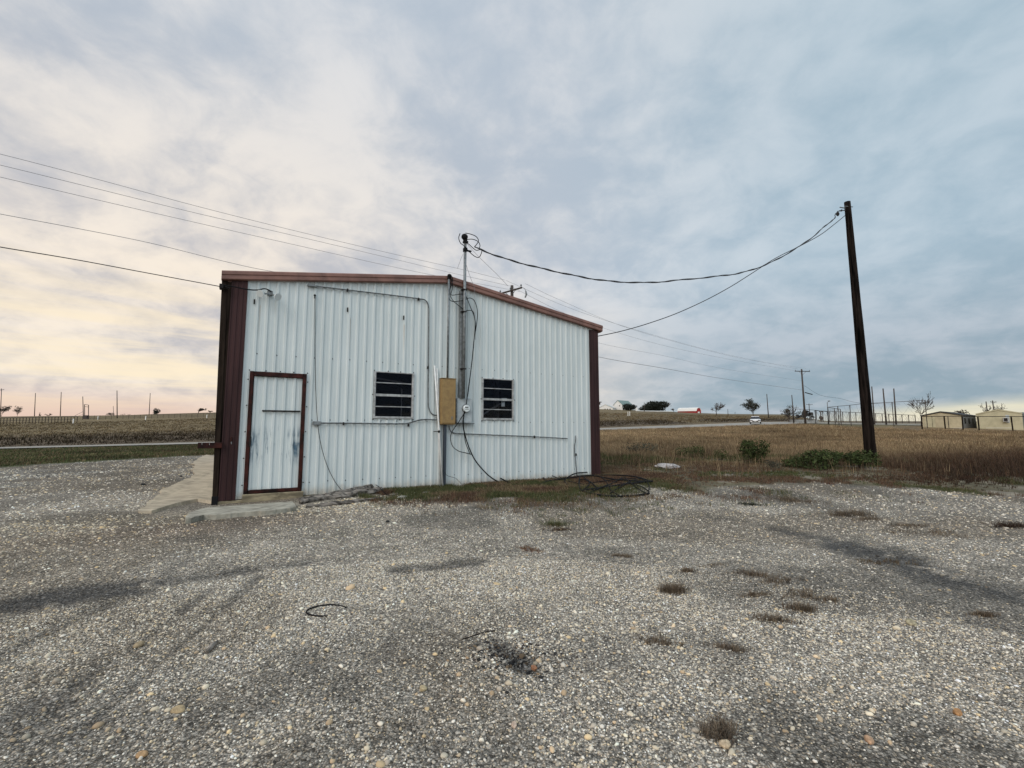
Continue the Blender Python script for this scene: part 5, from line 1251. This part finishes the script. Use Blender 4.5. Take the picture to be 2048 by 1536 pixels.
# ---------------------------------------------------------------- white car
def car(u, v, yaw):
    Y = 88.0; b = at(u, v, Y); t = thing('car', 'white sedan driving on the far road', 'car', b); sc = 1.0
    c, s = cos(yaw), sin(yaw); f = lambda x, y, z: (b[0]+x*c-y*s, b[1]+x*s+y*c, b[2]+z)
    def loft(sec, name, m):
        mb = MB(); n = len(sec[0][1]); vs = []
        for x, pr in sec: vs += [(x, y, z) for y, z in pr]
        fs = [(i*n+j, i*n+(j+1) % n, (i+1)*n+(j+1) % n, (i+1)*n+j) for i in range(len(sec)-1) for j in range(n)]+[tuple(range(n)), tuple((len(sec)-1)*n+j for j in range(n))]
        mb.add(vs, fs); return xf(mb, f).build(name, m, t, smooth=False)
    pr = lambda w, z0, z1, k=.12: [(-w+k, z0), (w-k, z0), (w, z0+k), (w, z1-k), (w-k*1.4, z1), (-w+k*1.4, z1), (-w, z1-k), (-w, z0+k)]
    loft([(-2.2, pr(.72, .32, .62)), (-2.05, pr(.85, .22, .72)), (-1.2, pr(.90, .20, .86)), (0, pr(.91, .20, .90)), (1.5, pr(.90, .20, .93)), (2.05, pr(.86, .24, .92)), (2.25, pr(.74, .36, .75))], 'body', M_CARW)
    loft([(-1.15, pr(.80, .80, .88, .03)), (-.45, pr(.68, .80, 1.34, .08)), (.65, pr(.66, .80, 1.38, .08)), (1.6, pr(.74, .80, .95, .04))], 'cabin_glass', M_GLASSD)
    loft([(-.5, pr(.66, 1.30, 1.375, .03)), (.1, pr(.64, 1.32, 1.42, .03)), (.75, pr(.64, 1.30, 1.40, .03))], 'roof', M_CARW)
    for x in (-1.35, 1.40):
        for y in (-.86, .86):
            mb = MB(); mb.tube([(x, y-.1, .33), (x, y+.1, .33)], .33, 14); w = xf(mb, f).build('wheel', M_RUBB, t)
            mb = MB(); mb.tube([(x, y-.11, .33), (x, y+.11, .33)], .19, 10); xf(mb, f).build('rim', M_ALU, w)
    for y in (-.62, .62): mb = MB(); mb.bbox(-2.26, -2.08, y-.2, y+.2, .52, .66, .02); xf(mb, f).build('headlight', M_GLASSD, t)
    mb = MB(); mb.bbox(-2.24, -2.15, -.5, .5, .32, .50, .02); xf(mb, f).build('grille', M_DARK, t)
    mb = MB(); mb.box(-2.27, -2.245, -.2, .2, .38, .48); xf(mb, f).build('plate', M_LINE, t)
car(1511, 847.3, radians(62))

# ---------------------------------------------------------------- grass, weeds, shrubs
def blades(name, X, Y, H, Wd, col, nb, spread, label=None, cat=None, group=None, kind='stuff', lean=.35, Zs=None, origin=None):
    n = len(X); k = n*nb; Xc = np.repeat(X, nb); Yc = np.repeat(Y, nb); Zc = np.repeat(gh(X, Y) if Zs is None else Zs, nb)
    Hb = np.repeat(H, nb)*RNG.uniform(.45, 1.1, k); sp = np.repeat(H, nb)*spread
    bx = Xc+RNG.normal(0, 1, k)*sp; by = Yc+RNG.normal(0, 1, k)*sp; a = RNG.uniform(0, 2*pi, k); l = Hb*np.abs(RNG.normal(lean, lean*.5, k)); w = np.repeat(Wd, nb)*RNG.uniform(.6, 1.3, k)
    p0 = np.stack([bx-np.sin(a)*w, by+np.cos(a)*w, Zc-.02], 1); p1 = np.stack([bx+np.sin(a)*w, by-np.cos(a)*w, Zc-.02], 1)
    m0 = np.stack([bx+np.cos(a)*l*.35-np.sin(a)*w*.7, by+np.sin(a)*l*.35+np.cos(a)*w*.7, Zc+Hb*.6], 1); m1 = np.stack([bx+np.cos(a)*l*.35+np.sin(a)*w*.7, by+np.sin(a)*l*.35-np.cos(a)*w*.7, Zc+Hb*.6], 1)
    tp = np.stack([bx+np.cos(a)*l, by+np.sin(a)*l, Zc+Hb], 1)
    V = np.stack([p0, p1, m1, m0, tp], 1).reshape(-1, 3); i = np.arange(k)*5
    Fc = np.concatenate([np.stack([i, i+1, i+2], 1), np.stack([i, i+2, i+3], 1), np.stack([i+3, i+2, i+4], 1)])
    C = np.repeat(np.repeat(col, nb, 0)*RNG.uniform(.7, 1.3, k)[:, None], 5, 0)
    o_ = np.zeros(3) if origin is None else np.array(origin)
    o = raw_mesh(name, V-o_, Fc, [M_BLADE], np.clip(C, 0, 1), False)
    o.location = tuple(o_)
    if kind: o['kind'] = kind
    if label: o['label'] = label; o['category'] = cat
    if group: o['group'] = group
    return o
GOLD = np.array([(.200, .145, .080), (.150, .108, .060), (.240, .180, .105), (.105, .075, .045), (.13, .085, .05)]); RUST = np.array([(.12, .070, .042), (.085, .050, .032), (.15, .10, .06), (.06, .042, .030), (.11, .055, .035)]); GREEN = np.array([(.060, .075, .025), (.045, .06, .020), (.085, .088, .035), (.10, .085, .04)])
def pick(P, n): return P[RNG.integers(0, len(P), n)]
# right-hand field
n = 85000; r = 9.5*(105/9.5)**(RNG.random(n)**.8); a = RNG.uniform(.10, 1.0, n); x = r*np.sin(a); y = r*np.cos(a)
ed = edge_dist(x, y); s = x*E_[0]+y*E_[1]; q = x*N_[0]+y*N_[1]
wob = (fbm(x, y, .9)-.5)*1.6
dens = ss(-ed+wob, .0, .9+.05*r); ok = (ed < 0) & (RNG.random(n) < dens) & ~((s < 8.2) & (q > Q0-.4)) & (q < 50) & (np.hypot(x, y) < 104)
ok &= ~((y > 62) & (x > 54) & (y < 93))
x, y, r, ed = x[ok], y[ok], r[ok], ed[ok]; n = len(x)
pn = fbm(x, y, .28); near = ss(-ed, 7, 1.5)
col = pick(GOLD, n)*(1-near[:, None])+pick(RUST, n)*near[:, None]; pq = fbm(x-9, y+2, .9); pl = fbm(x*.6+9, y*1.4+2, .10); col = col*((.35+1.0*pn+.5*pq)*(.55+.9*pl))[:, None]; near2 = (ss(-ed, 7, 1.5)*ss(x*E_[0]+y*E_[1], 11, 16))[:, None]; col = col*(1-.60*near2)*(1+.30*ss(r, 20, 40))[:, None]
gsel = (fbm(x+40, y, .35) > .60) & (r < 22); col[gsel] = pick(GREEN, gsel.sum())
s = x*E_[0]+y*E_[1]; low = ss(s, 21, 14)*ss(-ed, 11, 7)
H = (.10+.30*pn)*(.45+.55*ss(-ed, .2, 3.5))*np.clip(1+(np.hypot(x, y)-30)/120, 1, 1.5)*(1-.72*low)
keep = RNG.random(n) > low*.35; H = H*(1+.5*near2[:, 0])
for su, sv, sw in ((1503, 925, 1.0), (1385, 915, 1.3), (1445, 920, .8), (1640, 935, 1.6), (1712, 935, 1.0), (1334, 938, .8), (1280, 905, 1.3)):
    hp = hit(su, sv); d_ = np.hypot(x-hp[0], y-hp[1]+.6); H = H*(.25+.75*ss(d_, sw*.7, sw*1.5))
x, y, r, ed, col, H = [a_[keep] for a_ in (x, y, r, ed, col, H)]; n = len(x)
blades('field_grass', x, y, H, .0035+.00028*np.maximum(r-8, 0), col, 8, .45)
# low weeds along gravel boundary and the wall foot
n = 34000; s_ = RNG.uniform(1.8, 21, n); q_ = np.interp(s_, GS, GQ)+np.where(RNG.random(n) < .35, RNG.normal(.1, .8, n), RNG.uniform(0, 8, n))
k = RNG.random(n) < np.where(s_ < 8, .9, .8); s_ = s_[k]; q_ = q_[k]; q_ = np.where(s_ < 7.8, np.minimum(q_, Q0-.04-np.abs(RNG.normal(0, .85, len(q_)))), q_)
x = s_*E_[0]+q_*N_[0]; y = s_*E_[1]+q_*N_[1]; ok = (fbm(x, y, 1.1) > .46)&(fbm(x+3, y+9, 1.1) > .38); x = x[ok]; y = y[ok]; n = len(x); t_ = fbm(x+9, y, .8)[:, None]
col = np.where(t_ > .52, pick(GREEN, n), pick(RUST, n)*1.1); blades('ground_weeds', x, y, RNG.uniform(.03, .10, n), np.full(n, .003), col, 7, .7, lean=.6)
n = 30000; s_ = RNG.uniform(2.2, 9.6, n); q_ = Q0-.04-np.abs(RNG.normal(0, 1.35, n))*(.30+.70*ss(s_, 2.2, 4.2)*ss(s_, 9.6, 7)); x = s_*E_[0]+q_*N_[0]; y = s_*E_[1]+q_*N_[1]
ok = fbm(x+3, y+9, 1.3) > .45; x = x[ok]; y = y[ok]; n = len(x); t_ = fbm(x+19, y, 1.2)[:, None]
col = np.where(t_ > .56, pick(GREEN, n), np.where(t_ > .44, pick(GOLD, n), pick(RUST, n))); blades('ground_weeds', x, y, RNG.uniform(.02, .08, n), np.full(n, .0035), col, 7, .9, lean=.8)
# tall dead stalks standing out of the field
n = 5200; r = 11*(60/11)**RNG.random(n); a = RNG.uniform(.12, 1.0, n); x = r*np.sin(a); y = r*np.cos(a); ed = edge_dist(x, y); s_ = x*E_[0]+y*E_[1]; q = x*N_[0]+y*N_[1]
ok = (ed < -.6) & (fbm(x+60, y, .5) > .46) & (s_ > 8.6) & (q < 50) & ~((s_ < 20) & (ed > -4) & (RNG.random(n) < .8)); x = x[ok]; y = y[ok]; r = r[ok]; n = len(x)
blades('field_stalks', x, y, RNG.uniform(.25, .60, n), .0022+.00018*r, pick(np.vstack([GOLD*1.2, RUST*.7]), n), 4, .35, lean=.35)
# left verge
n = 30000; r = 15*(62/15)**RNG.random(n); a = RNG.uniform(-1.0, -.50, n); x = r*np.sin(a); y = r*np.cos(a); ed = edge_dist(x, y); q = x*N_[0]+y*N_[1]; s = x*E_[0]+y*E_[1]
ok = (ed < 0) & (q < 50) & (s < -.8) & (RNG.random(n) < ss(-ed+(fbm(x, y, .7)-.5), 0, 1)); x, y = x[ok], y[ok]; n = len(x); r = np.hypot(x, y)
col = pick(np.vstack([GREEN, GREEN[:2], GOLD[1:3]*.8, RUST[:1]]), n)*(.25+1.4*fbm(x, y, .3))[:, None]*(.6+.8*fbm(x*.5, y*.5+9, .16))[:, None]; blades('verge_grass', x, y, RNG.uniform(.05, .14, n), .004+.00030*np.maximum(r-8, 0), col, 6, .9, lean=.5)
# scrubby grass beyond the road
n = 26000; a = RNG.uniform(-.92, 1.0, n); q_ = RNG.uniform(64, 150, n); aa = np.clip(a+YAW, -1.3, 1.3); r = q_/np.cos(aa); ok = (r < 240) & (r > 0) & ~((a > .58) & (r > 60)); r = r[ok]; a = a[ok]; x = r*np.sin(a); y = r*np.cos(a); n = len(x)
q = x*N_[0]+y*N_[1]; dk = ss(q, 98, 76)*ss(fbm(x, y, .06), .25, .5)
col = pick(GOLD, n)*np.array([.80, .80, .72])*(1-dk[:, None]*.72)*(.75+.5*fbm(x, y, .06))[:, None]; blades('far_grass', x, y, RNG.uniform(.08, .20, n)*(1+1.0*dk)*ss(q, 62, 74), .02+.0003*r, col, 6, 1.6, lean=.7)

# dead tufts standing on the gravel, each its own thing
TG = 'dead grass tufts on the gravel'
TUFTC = np.array([(.15, .115, .08), (.09, .068, .048), (.20, .155, .105), (.11, .075, .05), (.06, .048, .036)])
def tuft(u, v, h, w, lab, pal=TUFTC, nb=70, lean=.7, dens=1.0):
    c = hit(u, v); m = int(44*dens); w = w*1.05; e1 = RNG.uniform(.8, 1.5); e2 = RNG.uniform(.45, 1.0); ra = RNG.uniform(-.5, .5); p1 = RNG.normal(0, w*e1, m); p2 = RNG.normal(0, w*e2*.8, m); x = c[0]+p1*cos(ra)-p2*sin(ra); y = c[1]+p1*sin(ra)+p2*cos(ra); blades('grass_tuft', x, y, np.full(m, h)*RNG.uniform(.6, 1.1, m), np.full(m, .0012+.00013*c[1]), pick(pal, m)*1.15, int(nb/7), .5, lab, 'grass tuft', TG, None, lean*1.6, origin=c)
tuft(1345, 1184, .075, .045, 'roundest upright tuft of dead grass in the middle gravel', TUFTC, 170)
tuft(1583, 1003, .11, .16, 'wide dark tuft on the gravel nearest the weeds', nb=110)
tuft(1694, 1030, .11, .15, 'wide dead tuft on the gravel below the leaning pole, left of the flat ones', nb=120)
tuft(1735, 1040, .06, .14, 'low dead tuft trailing right from the wide one below the pole')
tuft(1815, 1052, .05, .16, 'flat dead tuft in the right gravel, upper of two')
tuft(1845, 1066, .05, .18, 'flat dead tuft in the right gravel, lower of two')
tuft(1500, 1010, .05, .07, 'small black-looking tuft left of the wide dark tuft', np.array([(.02, .025, .015), (.03, .03, .02)]))
tuft(1505, 1150, .05, .06, 'dead tuft at the left start of the diagonal row')
tuft(1555, 1163, .03, .09, 'flat dead tuft in the middle of the diagonal row')
tuft(1592, 1190, .03, .09, 'flat dead tuft below the diagonal row')
tuft(1645, 1198, .025, .07, 'thin flat tuft at the right end of the lower row')
tuft(1603, 1218, .06, .05, 'upright dead tuft right of centre, above the slanting one')
tuft(1548, 1241, .05, .06, 'slanting dead tuft right of the round one, lowest of the row')
tuft(1511, 1191, .035, .035, 'small dead tuft between the round tuft and the diagonal row')
tuft(1375, 1142, .03, .025, 'tiny dead tuft above the round one')
tuft(1440, 1131, .02, .05, 'tiny flat tuft above the diagonal row')
tuft(1316, 1284, .03, .04, 'small dark tuft alone below the round one')
tuft(1460, 1298, .03, .05, 'dark flattened tuft on the sooty spot')
tuft(1438, 1468, .045, .045, 'dead tuft nearest the bottom edge of the picture', nb=110)
tuft(1755, 1125, .03, .14, 'flat olive tuft on the dark tyre track', GOLD*.6)
tuft(1110, 1050, .07, .10, 'green weed clump on the gravel before the wall', GREEN)
tuft(1120, 1060, .03, .06, 'small dark weed just below the green clump before the wall', RUST*.6)
tuft(1058, 1098, .02, .09, 'reddish flat weed patch in the middle gravel', RUST*1.4)
tuft(1025, 1008, .10, .20, 'low reddish weeds at the edge of the wall-foot soil', RUST)
tuft(885, 1000, .08, .25, 'low green-brown weeds in front of the white pipes', np.vstack([GREEN, RUST]))
tuft(1155, 1000, .10, .20, 'green weeds left of the scrap rods', np.vstack([GREEN, RUST]))
tuft(2025, 1053, .07, .13, 'black clump of dead weed at the right edge of the picture', RUST*.35, 120)
tuft(1965, 1180+50, .03, .04, 'small reddish tuft below the dark track at right')
tuft(1240, 1112, .03, .04, 'tiny dark weed in the middle gravel, left of the tufts')
# stalky weeds against the wall
for (u, v, h, lab) in ((978, 962, .26, 'leafy dark weed stalk against the wall below the cable'), (960, 965, .16, 'short bare weed stalk left of the leafy one'), (1203, 945, .30, 'dark weed stalk at the right corner of the building'), (1115, 955, .12, 'small weed against the wall near the right end')):
    c = hit(u, v); mb = MB(); top = (c[0]+.02, c[1], c[2]+h); mb.tube([(c[0], c[1], c[2]-.02), top], [.006, .003], 5)
    for i in range(9):
        z = c[2]+h*(.25+.75*i/9); a = i*2.4; d = np.array([cos(a), sin(a), .4]); p = np.array([c[0]+.01, c[1], z]); e = np.array([-sin(a), cos(a), 0])*.012; mb.add([p, p+d*.035+e, p+d*.065, p+d*.035-e], [(0, 1, 2, 3)])
    mb.build('weed', M_SHRUB if 'leafy' not in lab else M_OAK, origin=c, label=lab, category='weed')
# green shrubs in the weeds
def shrub(u, v, vt, w, lab, seed, n=1600, m=M_SHRUB):
    vt -= 4
    c = hit(u, v); bush(u, v, vt, c[1], w, lab, m, n, seed, 'shrub', 'shrub', 'green shrubs at the gravel edge', 8, .035)
shrub(1503, 926, 885, 54, 'round bright green shrub, tallest in the weeds right of the building', 41, 2200)
shrub(1385, 915, 897, 50, 'low dark green shrub left of the round one', 42)
shrub(1445, 920, 904, 34, 'small green shrub between the low one and the round one', 43, 900)
shrub(1645, 937, 907, 110, 'wide green shrub left of the leaning pole', 44, 4200)
shrub(1722, 936, 908, 80, 'dark green shrub at the foot of the leaning pole', 45, 2600)
shrub(1280, 905, 890, 60, 'low grey-green shrub near the sack', 46, 900, M_OAK)
shrub(1545, 938, 924, 36, 'small dark shrub between the round and the wide shrub', 47, 700, M_OAK)
